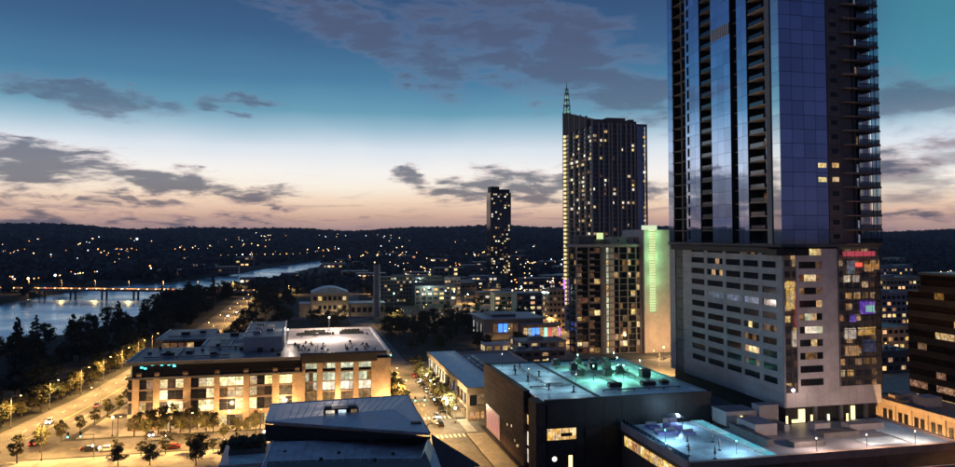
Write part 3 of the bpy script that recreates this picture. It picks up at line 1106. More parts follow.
theatre()
rr = random.Random(21)
units = [(20, 45, 2.6, 2.4, 2.6), (26, 43, 2.2, 2.2, 3.0), (31, 44, 2.4, 2.4, 2.8), (35, 45, 3, 2.4, 2.4), (22, 36, 2.4, 2.4, 3.2), (27, 34, 2.6, 2.4, 3.4), (32, 36, 2.4, 2.6, 3.4),
         (21, 28, 2.4, 2, 2.4), (28, 26, 2.4, 2.4, 3.2), (33, 29, 2.4, 2.2, 3.0), (37, 22, 3, 2.8, 3.4), (24, 12, 4.2, 2, 1.8), (33, 12, 4.5, 2.2, 1.7), (38, 13, 2.6, 2, 1.5), (27, 41, 1.6, 3, 1.4), (30, 31, 1.5, 4, 1.2)]
for i, (x, y, w, d, hh) in enumerate(units):
    w, d, hh = w * .8, d * .8, hh * .72
    q = thing('air_unit', ('low flat dark air unit on the teal theatre roof' if hh < 1.5 else 'tall boxy dark air unit on the teal theatre roof' if hh > 2.25 else 'cube shaped dark air unit on the teal theatre roof'), 'air conditioner', 53 + x, 164.5 + y, 19.8, 0, 'low air units on the roof' if hh < 1.5 else 'tall air units on the roof' if hh > 2.25 else 'cube air units on the roof')
    pbox('casing', q, M['dark_metal'], -w / 2, w / 2, -d / 2, d / 2, .35, hh)
    pbox('curb', q, M['metal'], -w / 2 + .15, w / 2 - .15, -d / 2 + .15, d / 2 - .15, 0, .35)
    MB().tube((0, 0, hh), (0, 0, hh + .35), min(w, d) * .36, n=12).build('fan_ring', M['metal'], q)
    pbox('side_grille', q, M['metal'], -w / 2 - .05, -w / 2 - .002, -d / 2 + .2, d / 2 - .2, .6, hh - .3)
for i, (x, y) in enumerate(((24.5, 39), (33.5, 32), (37.5, 26), (30, 20), (22, 21), (36, 40))):
    q = thing('roof_work_lamp', 'small green work lamp on a short post among the roof units', 'lamp', 53 + x, 164.5 + y, 19.8, 0, 'green lamps on the theatre roof')
    MB().tube((0, 0, 0), (0, 0, 3.9), .06).build('post', M['dark_metal'], q)
    MB().ball((0, 0, 4.0), .16).build('bulb', M['green_bulb'] if 'green_bulb' in M else M['lamp_green'], q)
    L = bpy.data.lights.new('green_light', 'SPOT')
    L.spot_size = math.radians(160)
    L.spot_blend = .4
    L.energy = 1700
    L.color = (.30, 1.0, .66)
    L.shadow_soft_size = .25
    link('lamp_light', L, q, (0, 0, 3.75))
for i, (x0, y0, x1, y1, hh) in enumerate(((19, 30, 36, 30.7, .9), (25.4, 12, 26.1, 44, .7), (18, 40, 36, 40.5, .6), (34.2, 14, 34.8, 30, .8), (3, 16, 14, 16.25, .35), (8, 18, 8.25, 48, .35), (19, 8, 40, 8.3, .35))):
    q = thing('roof_duct', ('low conduit run' if hh < .5 else 'square metal duct') + ' crossing the theatre roof on small stands', 'duct', 53 + x0, 164.5 + y0, 19.8, 0, 'conduits on the theatre roof' if hh < .5 else 'ducts on the theatre roof')
    pbox('duct', q, M['metal'], 0, x1 - x0, 0, y1 - y0, .3, .3 + hh * .8)
    n_ = int(max(x1 - x0, y1 - y0) // 4) + 1
    for k in range(n_):
        fx, fy = (k * 4 + .3, 0) if x1 - x0 > y1 - y0 else (0, k * 4 + .3)
        pbox('stand', q, M['dark_metal'], fx, fx + .25, fy, fy + .25, 0, .3)
for i, (x, y) in enumerate(((3.5, 44), (13.5, 33), (4, 20), (13, 10))):  # added to brighten the plain half of the roof
    q = thing('added_roof_lamp', 'small added pale lamp on a short post on the plain half of the theatre roof', 'lamp', 53 + x, 164.5 + y, 19.85, 0, 'added pale lamps on the theatre roof')
    MB().tube((0, 0, 0), (0, 0, 4.0), .05).build('post', M['dark_metal'], q)
    MB().ball((0, 0, 4.1), .14).build('bulb', M['lamp_white_soft'], q)
    L = bpy.data.lights.new('pale_light', 'POINT')
    L.energy = 900
    L.color = (.55, .88, 1.0)
    L.shadow_soft_size = .3
    link('lamp_light', L, q, (0, 0, 4.6))
for i, (x, y, k) in enumerate(((6, 40, 0), (10, 30, 0), (5, 24, 0), (11, 20, 1), (7, 13, 0), (12, 9, 0), (4.5, 34, 0), (9, 45, 0))):
    if k:
        q = thing('roof_hatch', 'flat white skylight hatch on the pale half of the theatre roof', 'skylight', 53 + x, 164.5 + y, 19.85)
        pbox('curb', q, M['metal'], -2, 2, -.8, .8, 0, .4)
        pbox('cover', q, M['white_metal'], -2.1, 2.1, -.9, .9, .4, .55)
    else:
        q = thing('roof_vent', 'short dark vent stack on the pale half of the theatre roof', 'vent', 53 + x, 164.5 + y, 19.85, 0, 'vent stacks on the theatre roof')
        MB().tube((0, 0, 0), (0, 0, 1.4), .22, n=10).build('stack', M['dark_metal'], q)
        MB().tube((0, 0, 1.4), (0, 0, 1.7), .45, .1, n=10).build('cowl', M['dark_metal'], q)
        pbox('flashing', q, M['metal'], -.6, .6, -.6, .6, 0, .12)


# ------------------------------------------------------------------ brick office block with lit windows
def office_block():
    rr = random.Random(5)
    t = thing('office_block', 'brick office block with rows of lit windows and flat grey roof', 'building', -49, 241)
    # local x 0..77.5, y 0..64 (79 on the left wing)
    h = 20.0
    yb = .8
    pbox('core', t, M['recess'], .8, 76.6, yb + .2, 30, .14, h - .4)
    pbox('core', t, M['recess'], 18, 77, 30, 64, .14, h - .4)
    pbox('core', t, M['recess'], .8, 18, 50, 78, .14, h - .4)
    pil = [(1.2, 3.1), (7.0, 8.8), (15.4, 17.5), (24.1, 25.7), (32.6, 34.4), (41.1, 43.2), (47.1, 50.0)]
    for a, b in pil:
        for j in range(4):
            pbox('pier', t, M['limestone'], a, b, 0, yb, .14 + j * 3.8, .14 + (j + 1) * 3.8 - .03)
    # horizontal bands
    for k in range(7):
        a = [0, 3.1, 8.8, 17.5, 25.7, 34.4, 43.2][k]
        b = [1.2, 7.0, 15.4, 24.1, 32.6, 41.1, 47.1][k]
        pbox('spandrel', t, M['limestone'], a + .01, b - .01, .08, yb, 3.6, 5.0)
        for z in (8.35, 11.7):
            pbox('spandrel', t, M['brown_panel'], a + .01, b - .01, .22, yb, z, z + .55)
        pbox('lintel', t, M['dark_metal'], a + .01, b - .01, .12, yb, 14.9, 15.3)
        rows = [(.2, 3.6, 0), (5.0, 8.35, 1), (8.9, 11.7, 2), (12.25, 14.9, 3)]
        for z0, z1, r in rows:
            n = max(1, int(round((b - a) / 2.1)))
            w = (b - a) / n
            for q in range(n):
                table = [[(.35, 'warm'), (.35, 'warm_dim'), (1, 'window_glass')],
                         [(.38, 'office'), (.30, 'warm_dim'), (1, 'window_glass')],
                         [(.36, 'office'), (.28, 'warm_dim'), (1, 'window_glass')],
                         [(.72, 'office'), (.2, 'warm_dim'), (1, 'window_glass')]][r]
                if k < 2:
                    table = [(.15, 'warm'), (.55, 'warm_dim'), (1, 'window_glass')]
                pbox('window', t, M[pick(rr.random(), table)], a + q * w + .06, a + (q + 1) * w - .06, .5, .7, z0 + .05, z1 - .05)
                if q:
                    pbox('mullion', t, M['dark_metal'], a + q * w - .05, a + q * w + .05, .3, .72, z0, z1)
            pbox('transom', t, M['dark_metal'], a + .02, b - .02, .34, .7, (z0 + z1) / 2 + .5, (z0 + z1) / 2 + .58)
    # ledge with railing, recessed top storey
    pbox('ledge', t, M['dark_concrete'], -.6, 50.2, -.5, 2.2, 15.3, 15.75)
    for k in range(20):
        pbox('railing_post', t, M['dark_metal'], k * 2.5, k * 2.5 + .06, -.42, -.36, 15.75, 16.75)
    pbox('railing', t, M['dark_metal'], -.5, 50.1, -.44, -.34, 16.72, 16.8)
    for k in range(25):
        a = .3 + k * 2.0
        m = pick(rr.random(), [(.42, 'warm'), (.4, 'warm_dim'), (1, 'window_glass')])
        if 6 <= k <= 8:
            m = 'white_lit'
        pbox('window', t, M[m], a + .05, a + 1.95, 2.2, 2.4, 15.8, 19.2)
        pbox('mullion', t, M['dark_metal'], a - .05, a + .05, 2.05, 2.42, 15.8, 19.3)
    for a in (3, 8, 16, 25, 33.4, 42, 48.6):
        pbox('pier', t, M['limestone'], a - .7, a + .7, -.3, .6, 15.76, 17.2)
        pbox('wall_lamp', t, M['amber_lit'], a - .3, a + .3, 1.9, 2.1, 18.2, 19.3)
    # cyan sign lights under the eave at the left end
    for a, z in ((3.2, 18.4), (4.2, 18.1), (6.2, 19.1), (8.8, 19.0), (10.8, 19.0), (12.2, 19.0), (12.3, 18.5)):
        pbox('sign_light', t, M['cyan_glow'], a, a + .8, .6, .7, z, z + .4)
    # left (lake) side wall
    for j in range(4):
        pbox('side_wall', t, M['limestone'], 0, .78, yb + .02, 29.9, .14 + j * 3.8, .14 + (j + 1) * 3.8 - .04)
    for k in range(5):
        pbox('window', t, M['warm_dim'], -.1, -.003, 3 + k * 5.4, 6 + k * 5.4, 9, 11.6)
    # courtyard face of the back wing
    for k in range(6):
        m = pick(rr.random(), [(.4, 'warm_dim'), (.3, 'warm'), (1, 'window_glass')])
        pbox('window', t, M[m], 1 + k * 2.8, 3.4 + k * 2.8, 49.7, 49.98, 15.8, 19)
        pbox('spandrel', t, M['limestone'], .6 + k * 2.8, 3.38 + k * 2.8, 49.6, 49.97, 12, 15.7)
    # roofs
    pbox('roof', t, M['roof_dark'], -.8, 49.5, -.9, 28.6, h - .6, h + .3)
    pbox('roof', t, M['roof_dark'], 17.5, 45, 28.61, 64, h - .6, h + .3)
    pbox('roof', t, M['roof_dark'], -.8, 17.49, 48.8, 79, h - .6, h + .3)
    for x0, x1, y0, y1 in ((-.85, -.35, -.9, 28.6), (-.85, -.35, 48.8, 79), (16.9, 17.6, 28.62, 48.8), (26, 26.5, 26, 45)):
        pbox('roof_edge', t, M['white_metal'], x0, x1, y0, y1, h + .3, h + .62)
    pbox('roof_edge', t, M['metal'], -.34, 49.3, -.92, -.6, h + .3, h + .5)
    for x, y, w, d, hh in ((8, 10, 3, 2, 1), (14, 14, 2, 5, .8), (22, 8, 2, 2, 1.1), (30, 18, 4, 2, .9), (36, 12, 1.6, 1.6, 1.3), (24, 55, 3, 2, 1), (6, 60, 3, 3, 1.2), (12, 66, 2, 4, .9)):
        pbox('roof_vent', t, M['dark_metal'], x, x + w, y, y + d, h + .3, h + .3 + hh)
    for k in range(16):
        x, y = rr.uniform(2, 46), rr.uniform(3, 26)
        if x > 29 and y > 13:
            continue
        hh = rr.uniform(.3, 1.3)
        w_ = rr.uniform(.4, 1.4)
        pbox('roof_vent', t, M['metal'] if k % 2 else M['dark_metal'], x, x + w_, y, y + rr.uniform(.4, 1.6), h + .302, h + .3 + hh)
    for k, (x0, x1, y0, y1) in enumerate(((3, 28, 6.2, 6.6), (12, 12.4, 7, 26), (20, 44, 24.2, 24.5), (22, 40, 40, 40.6), (2, 15, 56, 56.5))):
        pbox('roof_pipe', t, M['metal'], x0, x1, y0, y1, h + .5, h + .85)
    for k in range(1, 9):
        pbox('roof_joint', t, M['roof_grey'], k * 5.4, k * 5.4 + .12, -.5, 28.4, h + .3, h + .335)
    # plant room
    pr = pbox('plant_room', t, M['pale_concrete'], 31.5, 44, 15, 22, h + .3, h + 4.6)
    pbox('plant_screen', t, M['metal'], 31.2, 44.3, 22.02, 60, h + .3, h + 4.4)
    pbox('plant_roof', t, M['roof_dark'], 31.4, 44.1, 15.2, 59.8, h + 4.62, h + 4.7)
    for k in range(5):
        pbox('plant_unit', t, M['metal'], 34 + (k % 2) * 4, 36.4 + (k % 2) * 4, 24 + k * 6, 27 + k * 6, h + 4.71, h + 5.6)
    for x0, x1, y0, y1 in ((31.2, 31.5, 15, 60), (44.0, 44.3, 15, 60)):
        pbox('roof_edge', t, M['white_metal'], x0, x1, y0, y1, h + 4.72, h + 5.1)
    # right-hand wing: tall windows under a dark fascia, pale lit deck on the roof
    rw = [(51.0, 54.6), (56.3, 60.2), (61.9, 65.8), (67.5, 71.4)]
    pr_ = [(54.6, 56.3), (60.2, 61.9), (65.8, 67.5), (71.4, 77.5), (50.0, 51.0)]
    for a, b in pr_:
        for j in range(5):
            pbox('pier', t, M['limestone'], a + .01, b - .01, .02, yb, .14 + j * 3.6, .14 + (j + 1) * 3.6 - .03)
    for a, b in rw:
        for z0, z1, m in ((16.3, 17.9, 'pale_lit'), (12.4, 15.0, 'pale_lit'), (9.6, 12.1, 'white_lit'), (6.4, 9.0, 'warm_dim'), (1.0, 5.8, 'warm_dim')):
            w = (b - a) / 3
            for q in range(3):
                mm = M[m] if rr.random() < .8 else M['warm_dim']
                pbox('window', t, mm, a + q * w + .05, a + (q + 1) * w - .05, .5, .7, z0, z1)
            pbox('spandrel', t, M['brown_panel'], a + .01, b - .01, .3, yb, z1, z1 + .38)
    pbox('fascia', t, M['black_panel'], 49.8, 73.2, -.4, .9, 18.3, 20.9)
    pbox('fascia', t, M['limestone'], 73.21, 77.6, -.1, .9, 18.1, 18.9)
    pbox('deck', t, M['roof_pale'], 45.1, 76.4, 1.2, 63.6, h - .5, h + .3)
    pbox('deck_parapet', t, M['white_metal'], 76.5, 77.3, 1.2, 64, h - .6, h + 1.3)
    pbox('deck_parapet', t, M['pale_concrete'], 44.4, 77.3, 63.7, 64.3, h - .4, h + 1.2)
    pbox('deck_parapet', t, M['dark_metal'], 49.5, 76.4, .95, 1.18, h + .3, h + 1.1)
    for j in range(3):
        pbox('side_wall', t, M['limestone'], 77.0, 77.5, yb, 64, .14 + j * 6.3, .14 + (j + 1) * 6.3 - .04)
    pbox('deck_lamp', t, M['lamp_white'], 60.2, 60.7, 59.6, 60.0, h + 5.6, h + 6.0)
    pbox('deck_lamp', t, M['lamp_white'], 45.0, 45.3, 32, 32.6, h + 4.6, h + 5.0)
    pbox('deck_lamp', t, M['lamp_white'], 60.2, 60.7, 38, 38.4, h + 3.6, h + 4.0)
    for x, y, zz in ((60.45, 59.8, 5.6), (60.45, 38.2, 3.6)):
        MB().tube((x, y, h + .3), (x, y, h + zz), .08).build('deck_lamp_post', M['metal'], t)
    return t


office_block()
for x, y, z, e in ((60.4, 58.6, 28, 9000), (46.2, 33, 26.2, 3500), (60.4, 36.5, 25.6, 9000)):
    L = bpy.data.lights.new('deck_light', 'POINT')
    L.energy = e
    L.color = (1, .80, .66)
    L.shadow_soft_size = .4
    X, Y = G2X(-49 + x, 241 + y)
    o = link('deck_light', L)
    o.location = (X, Y, z)
rr = random.Random(31)
for k in range(44):
    x = rr.choice([rr.uniform(47, 58), rr.uniform(63, 75)]) if k < 34 else rr.uniform(48, 75)
    y = rr.uniform(6, 26) if k < 34 else rr.uniform(40, 60)
    q = thing('roof_chair', 'small dark chair on the pale roof deck', 'chair', -49 + x, 241 + y, 20.3, rr.uniform(0, 6.28), 'chairs on the roof deck')
    pbox('seat', q, M['dark_metal'], -.4, .4, -.4, .4, .4, .52)
    pbox('backrest', q, M['dark_metal'], -.4, .4, .34, .44, .52, 1.15)
    for lx in (-.36, .30):
        for ly in (-.36, .30):
            pbox('leg', q, M['dark_metal'], lx, lx + .06, ly, ly + .06, 0, .4)
for i, (x, y, w) in enumerate(((48, 50, 7), (56, 50, 6), (64, 51, 9), (51, 57, 8), (66, 57, 6))):
    q = thing('deck_planter', 'long dark planter box of low shrubs on the pale roof deck', 'planter', -49 + x, 241 + y, 20.3, 0, 'planters on the roof deck')
    pbox('box', q, M['dark_metal'], 0, w, -.5, .5, 0, .6)
    mb = MB()
    for k in range(int(w * 9)):
        mb.ball((rr.uniform(.2, w - .2), rr.uniform(-.4, .4), rr.uniform(.6, .95)), rr.uniform(.15, .32), 5, 3)
    mb.build('shrubs', M['leaf_dark'], q)


# ------------------------------------------------------------------ city hall: folded metal roof plates
def city_hall():
    t = thing('civic_hall', 'civic building with angular folded blue metal roof plates', 'building', 0, 0)
    # wall mass under the plates
    MB().prism([(-5.5, 120), (22.5, 120), (23.5, 143), (24.2, 177.5), (-5.2, 175.5)], .14, 17.0).build('wall', M['dark_concrete'], t)
    P = lambda px, py, z: (*pix(px, py, z), z)
    # upper plate: two facets
    a, b, c, d = P(265, 421, 20.4), P(271, 404, 20.0), P(408, 395, 20.0), P(430, 433, 20.4)
    e, f = P(268, 420, 20.42), P(394, 409, 20.9)
    def plate(name, pts, th, m=M['copper_roof']):
        n = len(pts)
        vs = list(pts) + [(p[0], p[1], p[2] - th) for p in pts]
        fs = [tuple(range(n)), tuple(range(n, 2 * n))[::-1]] + [(i, n + i, n + (i + 1) % n, (i + 1) % n) for i in range(n)]
        return MB().add(vs, fs).build(name, m, t)
    plate('roof_plate', [a, f, c, b], .5)
    plate('roof_plate', [a, d, f], .5)
    plate('roof_plate', [d, c, f], .5)
    # standing seams on the upper plates
    g1, g2 = P(265, 438, 17.2), P(430, 440, 17.2)
    plate('clerestory', [P(266, 440, 17.0), P(430, 438, 17.0), (d[0], d[1] - .6, d[2] - .55), (a[0], a[1] - .6, a[2] - .55)], .25, M['black_panel'])
    # lower plate, runs on under the camera's edge of view
    la, lb, lc, ld = P(273, 442, 17.6), P(428, 437, 17.6), P(412, 485, 16.4), P(255, 485, 16.4)
    plate('roof_plate', [ld, lc, lb, la], .5)
    plate('roof_plate', [lc, P(424, 485, 14.5), P(441, 467, 14.5), P(434, 448, 15.0), lb], .5)
    plate('brace', [P(362, 429, 19.7), P(368, 429, 19.7), P(376, 439, 17.7), P(369, 440, 17.7)], .15)
    def seams(p0, p1, q0, q1, n):
        for k in range(1, n):
            f_ = k / n
            A_ = Vector(p0).lerp(Vector(p1), f_)
            B_ = Vector(q0).lerp(Vector(q1), f_)
            MB().tube(A_ + Vector((0, 0, .03)), B_ + Vector((0, 0, .03)), .045, n=4).build('standing_seam', M['copper_roof'], t)
    seams(ld, lc, la, lb, 18)
    seams(a, f, b, c, 18)
    for k in range(5):
        u, v = pix(285 + k * 27 + (k % 2) * 9, 452 + (k * 7) % 13, 17.2)
        pbox('roof_drain', t, M['dark_metal'], u - .3, u + .3, v - .3, v + .3, 16.9, 17.45)
    # edge trim on the left of the lower plate
    p, q = Vector(la), Vector(ld)
    MB().tube(p + Vector((0, 0, .1)), q + Vector((0, 0, .1)), .14, n=6).build('edge_trim', M['white_metal'], t)
    MB().tube(Vector(b), Vector(c), .10, n=6).build('edge_trim', M['metal'], t)
    MB().tube(Vector(c), Vector(d), .12, n=6).build('edge_trim', M['limestone'], t)
    # pointed canopy toward the street
    plate('canopy', [P(431, 434, 15.0), P(441, 449, 10.0), P(480, 465, 8.0), P(437, 470, 8.0)], .3, M['roof_dark'])
    # roof light monitor
    u, v = pix(341, 411, 20.8)
    pbox('roof_monitor', t, M['dark_metal'], u - 3.6, u + 3.6, v - 1.2, v + 1.4, 20.2, 21.6)
    for x0, x1, m in ((-3.2, -1.4, 'white_lit'), (-.6, 1.0, 'cool_lit'), (2.0, 3.3, 'warm_dim')):
        pbox('monitor_window', t, M[m], u + x0, u + x1, v - 1.3, v - 1.21, 20.7, 21.3)
    for x0, x1 in ((-3.4, -2.0), (1.4, 3.2)):
        pbox('monitor_cap', t, M['metal'], u + x0, u + x1, v - .8, v + 1, 21.6, 22.1)
    u, v = pix(416, 423.5, 20.5)
    pbox('roof_hatch', t, M['black_panel'], u - 1, u + 1, v - .8, v + .8, 20.2, 20.75)
    return t


city_hall()

# low pavilion beside the hall with a planted roof
t = thing('pavilion', 'low flat roofed pavilion with planted roof beside the civic hall', 'building', -17, 180)
pbox('wall', t, M['limestone'], 0, 10, 0, 18, .14, 5.2)
pbox('roof', t, M['roof_membrane'], -.4, 10.4, -.4, 18.4, 5.2, 5.7)
pbox('planter', t, M['dark_concrete'], 1, 9.5, 9, 15.5, 5.7, 6.9)
pbox('parapet', t, M['pale_concrete'], -.4, 10.4, -.42, .1, 5.7, 6.2)
mb = MB()
rr = random.Random(4)
for k in range(120):
    mb.ball((rr.uniform(1.2, 9.2), rr.uniform(9.2, 15.3), rr.uniform(7, 8.6)), rr.uniform(.4, .8), 6, 4)
mb.build('planting', M['leaf_dark'], t)


# ------------------------------------------------------------------ shop row on second street
def shop_row():
    rr = random.Random(8)
    t = thing('shop_row', 'long narrow shop building with pale blue roof along the lit street', 'building', 51.5, 231.5)
    h = 9.4
    pbox('wall', t, M['recess'], .5, 11.4, .6, 76.5, .14, h)
    pbox('roof', t, M['roof_membrane'], .3, 11.5, .5, 77, h, h + .35)
    pbox('parapet', t, M['limestone'], -.1, .28, -.1, 77.1, h - 1.3, h + .7)
    pbox('parapet', t, M['limestone'], .3, 11.6, -.12, .48, h - 1.5, h + .7)
    pbox('parapet', t, M['metal'], 11.52, 11.7, .5, 77, h - .6, h + .6)
    # near end: two storeys of dark windows between sandstone bands
    pbox('band', t, M['limestone'], 0, 11.5, 0, .5, .14, 4.4)
    for k in range(4):
        pbox('window', t, M['window_glass'] if k != 1 else M['warm_dim'], .8 + k * 2.6, 3.2 + k * 2.6, .25, .45, 4.6, 7.8)
        pbox('mullion', t, M['limestone'], .5 + k * 2.6, .78 + k * 2.6, .1, .5, 4.4, 7.9)
    for k in range(3):
        pbox('window', t, M['amber_lit'], 1 + k * 3.4, 3.8 + k * 3.4, -.08, -.01, .6, 2.6)
    # street side: bays of shop windows
    for k in range(14):
        a = .6 + k * 5.45
        solid = k in (2, 5)
        pbox('pier', t, M['limestone'] if k < 7 else M['white_metal'], -.05, .5, a, a + .7, .14, h - 1.3)
        for j, (z0, z1) in enumerate(((.4, 3.6), (4.4, 7.9))):
            for q in range(3):
                m = pick(rr.random(), [(.55, 'warm'), (.25, 'amber_lit'), (1, 'window_glass')]) if j == 0 else pick(rr.random(), [(.2, 'warm_dim'), (.2, 'cool_dim'), (1, 'window_glass')])
                if solid and j == 1:
                    m = 'window_glass'
                w = 4.7 / 3
                pbox('window', t, M[m], .2, .45, a + .74 + q * w, a + .70 + (q + 1) * w - .04, z0, z1)
        pbox('spandrel', t, M['limestone'] if k < 7 else M['metal'], .02, .5, a + .71, a + 5.42, 3.62, 4.38)
        pbox('awning', t, M['brown_panel'], -1.6, 0, a + 1, a + 5.2, 3.2, 3.35)
    return t


shop_row()


# parking deck with cars behind the shop row
t = thing('parking_deck', 'open concrete parking deck behind the shop row', 'car park', 63.5, 231.5)
pbox('deck', t, M['concrete'], 0, 24, 0, 82, 7.2, 7.7)
pbox('lower_wall', t, M['dark_concrete'], .3, 23.7, .3, 81.7, .14, 7.2)
pbox('parapet', t, M['concrete'], 0, 24, 81.6, 82, 7.7, 8.6)
pbox('parapet', t, M['concrete'], 23.6, 24, 0, 81.6, 7.7, 8.6)
for k in range(16):
    pbox('bay_line', t, M['paint_white'], 2, 7, 20 + k * 3.2, 20.12 + k * 3.2, 7.7, 7.712)
for k in range(8):
    pbox('column', t, M['concrete'], -.1, .28, k * 11, k * 11 + .8, .14, 7.2)


# ------------------------------------------------------------------ general purpose buildings
def slab_building(name, label, u, v, w, d, h, wall, roof='roof_grey', fh=3.4, bay=3.0, lit_frac=.3, table=None, seed=0, group=None, cat='building', turn=0.0, parapet=True,
                  south=True, win_h=.5, glassm='window_glass', max_win=140, roofbits=True):
    """a plain block: floors of separate windows on the two faces in view, parapet, roof plant"""
    r = random.Random(seed)
    t = thing(name, label, cat, u, v, 0, turn, group)
    pbox('wall', t, M[wall], 0, w, 0, d, -2, h)
    pbox('roof', t, M[roof], .3, w - .3, .3, d - .3, h, h + .12)
    if parapet:
        pbox('parapet', t, M[wall], -.1, w + .1, -.1, .28, h - .3, h + .8)
        pbox('parapet', t, M[wall], -.1, .28, .3, d, h - .3, h + .8)
        pbox('parapet', t, M[wall], w - .28, w + .1, .3, d, h - .3, h + .8)
    table = table or [(.6, 'warm'), (.3, 'warm_dim'), (1, 'pale_lit')]
    n = max(1, int(h // fh))
    kx, ky = max(1, int(w // bay)), max(1, int(d // bay))
    cells = [(0, i, f) for f in range(n) for i in range(kx)] + ([(1, i, f) for f in range(n) for i in range(ky)] if south else [])
    r.shuffle(cells)
    dark = MB()
    for c, (face, i, f) in enumerate(cells):
        z0 = .6 + f * fh + fh * .28
        z1 = z0 + fh * win_h
        bw = (w if face == 0 else d) / (kx if face == 0 else ky)
        a, b = i * bw + bw * .18, (i + 1) * bw - bw * .18
        isl = r.random() < lit_frac
        if c < max_win:
            m = M[pick(r.random(), table)] if isl else M[glassm]
            if face == 0:
                pbox('window', t, m, a, b, -.06, .12, z0, z1)
            else:
                pbox('window', t, m, -.06, .12, a, b, z0, z1)
        elif face == 0:
            dark.box(a, b, -.06, .12, z0, z1)
        else:
            dark.box(-.06, .12, a, b, z0, z1)
    if dark.f:
        tag(dark.build('small_windows', M[glassm], t), kind='stuff')
    if roofbits:
        for k in range(2):
            x, y = r.uniform(.15, .6) * w, r.uniform(.2, .6) * d
            pbox('roof_plant', t, M['metal'], x, x + w * .18, y, y + d * .18, h + .12, h + 1.6)
    return t


# ------------------------------------------------------------------ apartment block with the green light fin
def apartment_block():
    rr = random.Random(12)
    t = thing('apartment_block', 'concrete balcony apartment block with green glowing fin wall', 'building', 131, 345)
    fh, n = 3.05, 17
    h = fh * n
    pbox('core', t, M['recess'], 1.4, 33.5, 1.5, 14, .12, h + .2)
    pbox('stair_tower', t, M['concrete'], 13.2, 19.6, -.4, 6, .12, h + 1.2)
    pbox('roof', t, M['concrete'], -.4, 34, -.8, 14.2, h + .2, h + 1.6)
    pbox('roof_storey', t, M['concrete'], 19.8, 33.8, 3, 13, h + 1.6, h + 5.2)
    pbox('roof_storey', t, M['dark_concrete'], 3, 11, 4, 13, h + 1.6, h + 5.6)
    pbox('roof_storey', t, M['dark_concrete'], 11.5, 18, 6, 13, h + 1.6, h + 4.0)
    for x in (23, 28, 32):
        pbox('roof_slot', t, M['recess'], x, x + .6, 2.9, 2.99, h + 2.6, h + 4.2)
    pbox('roof_light', t, M['green_glow'], 13.0, 16.0, 4.6, 5.9, h + 4.1, h + 7.2)
    for f in range(n):
        z = f * fh + .2
        pbox('floor_slab', t, M['dark_slab'], -.3, 13.1, -.6, 1.5, z - .12, z + .12)
        pbox('floor_slab', t, M['concrete'], 19.7, 33.6, -.5, 1.5, z - .1, z + .1)
        pbox('floor_slab', t, M['dark_slab'], -.3, 1.4, 1.6, 14, z - .12, z + .12)
        pbox('stair_window', t, M['pale_lit'] if rr.random() < .85 else M['warm'], 15.4, 16.5, -.5, -.42, z + .3, z + 2.7)
        pbox('stair_panel', t, M['pale_concrete'], 16.9, 19.3, -.7, -.42, z + .6, z + 2.7)
        pbox('stair_panel', t, M['concrete_blue'], 13.4, 15.2, -.62, -.42, z + .3, z + 2.8)
        for k in range(4):
            a = .2 + k * 3.2
            m = pick(rr.random(), [(.12, 'warm'), (.16, 'warm_dim'), (1, 'dark_glass')])
            pbox('window', t, M[m], a, a + 2.8, 1.2, 1.45, z + .2, z + 2.6)
            if k % 2 == 0:
                pbox('balustrade', t, M['slab_edge'] if rr.random() < .5 else M['concrete_blue'], a, a + 2.6, -.55, -.45, z + .12, z + 1.05)
        for k in range(6):
            a = 20 + k * 2.25
            p = .24 if (k >= 3 and f > 5) else .10
            m = pick(rr.random(), [(p, 'warm'), (.14, 'warm_dim'), (1, 'dark_glass')])
            pbox('window', t, M[m], a, a + 2.05, .6, .9, z + .25, z + 2.75)
        for k in range(2):
            m = pick(rr.random(), [(.1, 'warm'), (.2, 'warm_dim'), (1, 'dark_glass')])
            pbox('window', t, M[m], 1.15, 1.38, 2.5 + k * 5.4, 6 + k * 5.4, z + .3, z + 2.5)
    for x in (.0, 6.3, 12.8, 22.2, 26.7, 31.2, 33.5):
        pbox('pier', t, M['concrete'], x - .2, x + .2, -.45, .58, .12, h + .2)
    # fin wall: broad plain wall with a glowing slot
    ft = 60.6
    pbox('fin_wall', t, M['pale_concrete'], 34.2, 37.0, -3.2, 22, .12, ft)
    pbox('fin_wall', t, M['pale_concrete'], 40.4, 48.0, -3.2, 22, .12, ft)
    pbox('fin_wall', t, M['pale_concrete'], 37.01, 40.39, -3.2, 22, .12, 19.8)
    pbox('fin_back', t, M['pale_concrete'], 37.01, 40.39, -1.2, 22, 19.81, ft)
    for k in range(34):
        z = 20.2 + k * 1.2
        pbox('light_bar', t, M['green_glow'], 37.05, 40.35, -3.0, -2.7, z, z + .85)
    pbox('light_cap', t, M['green_cap'], 36.4, 41.4, -3.0, 4, ft + .01, ft + 2.2)
    # uplights that wash the fin green
    for z, e in ((58, 1500), (47, 1500), (36, 1100), (25, 400)):
        L = bpy.data.lights.new('fin_light', 'POINT')
        L.energy = e
        L.color = (.40, 1.0, .42)
        L.shadow_soft_size = .6
        link('fin_light', L, t, (38.7, -7.5, z))
    return t


M['green_cap'] = glow_mat('green_cap', (215, 232, 195), .9)
apartment_block()


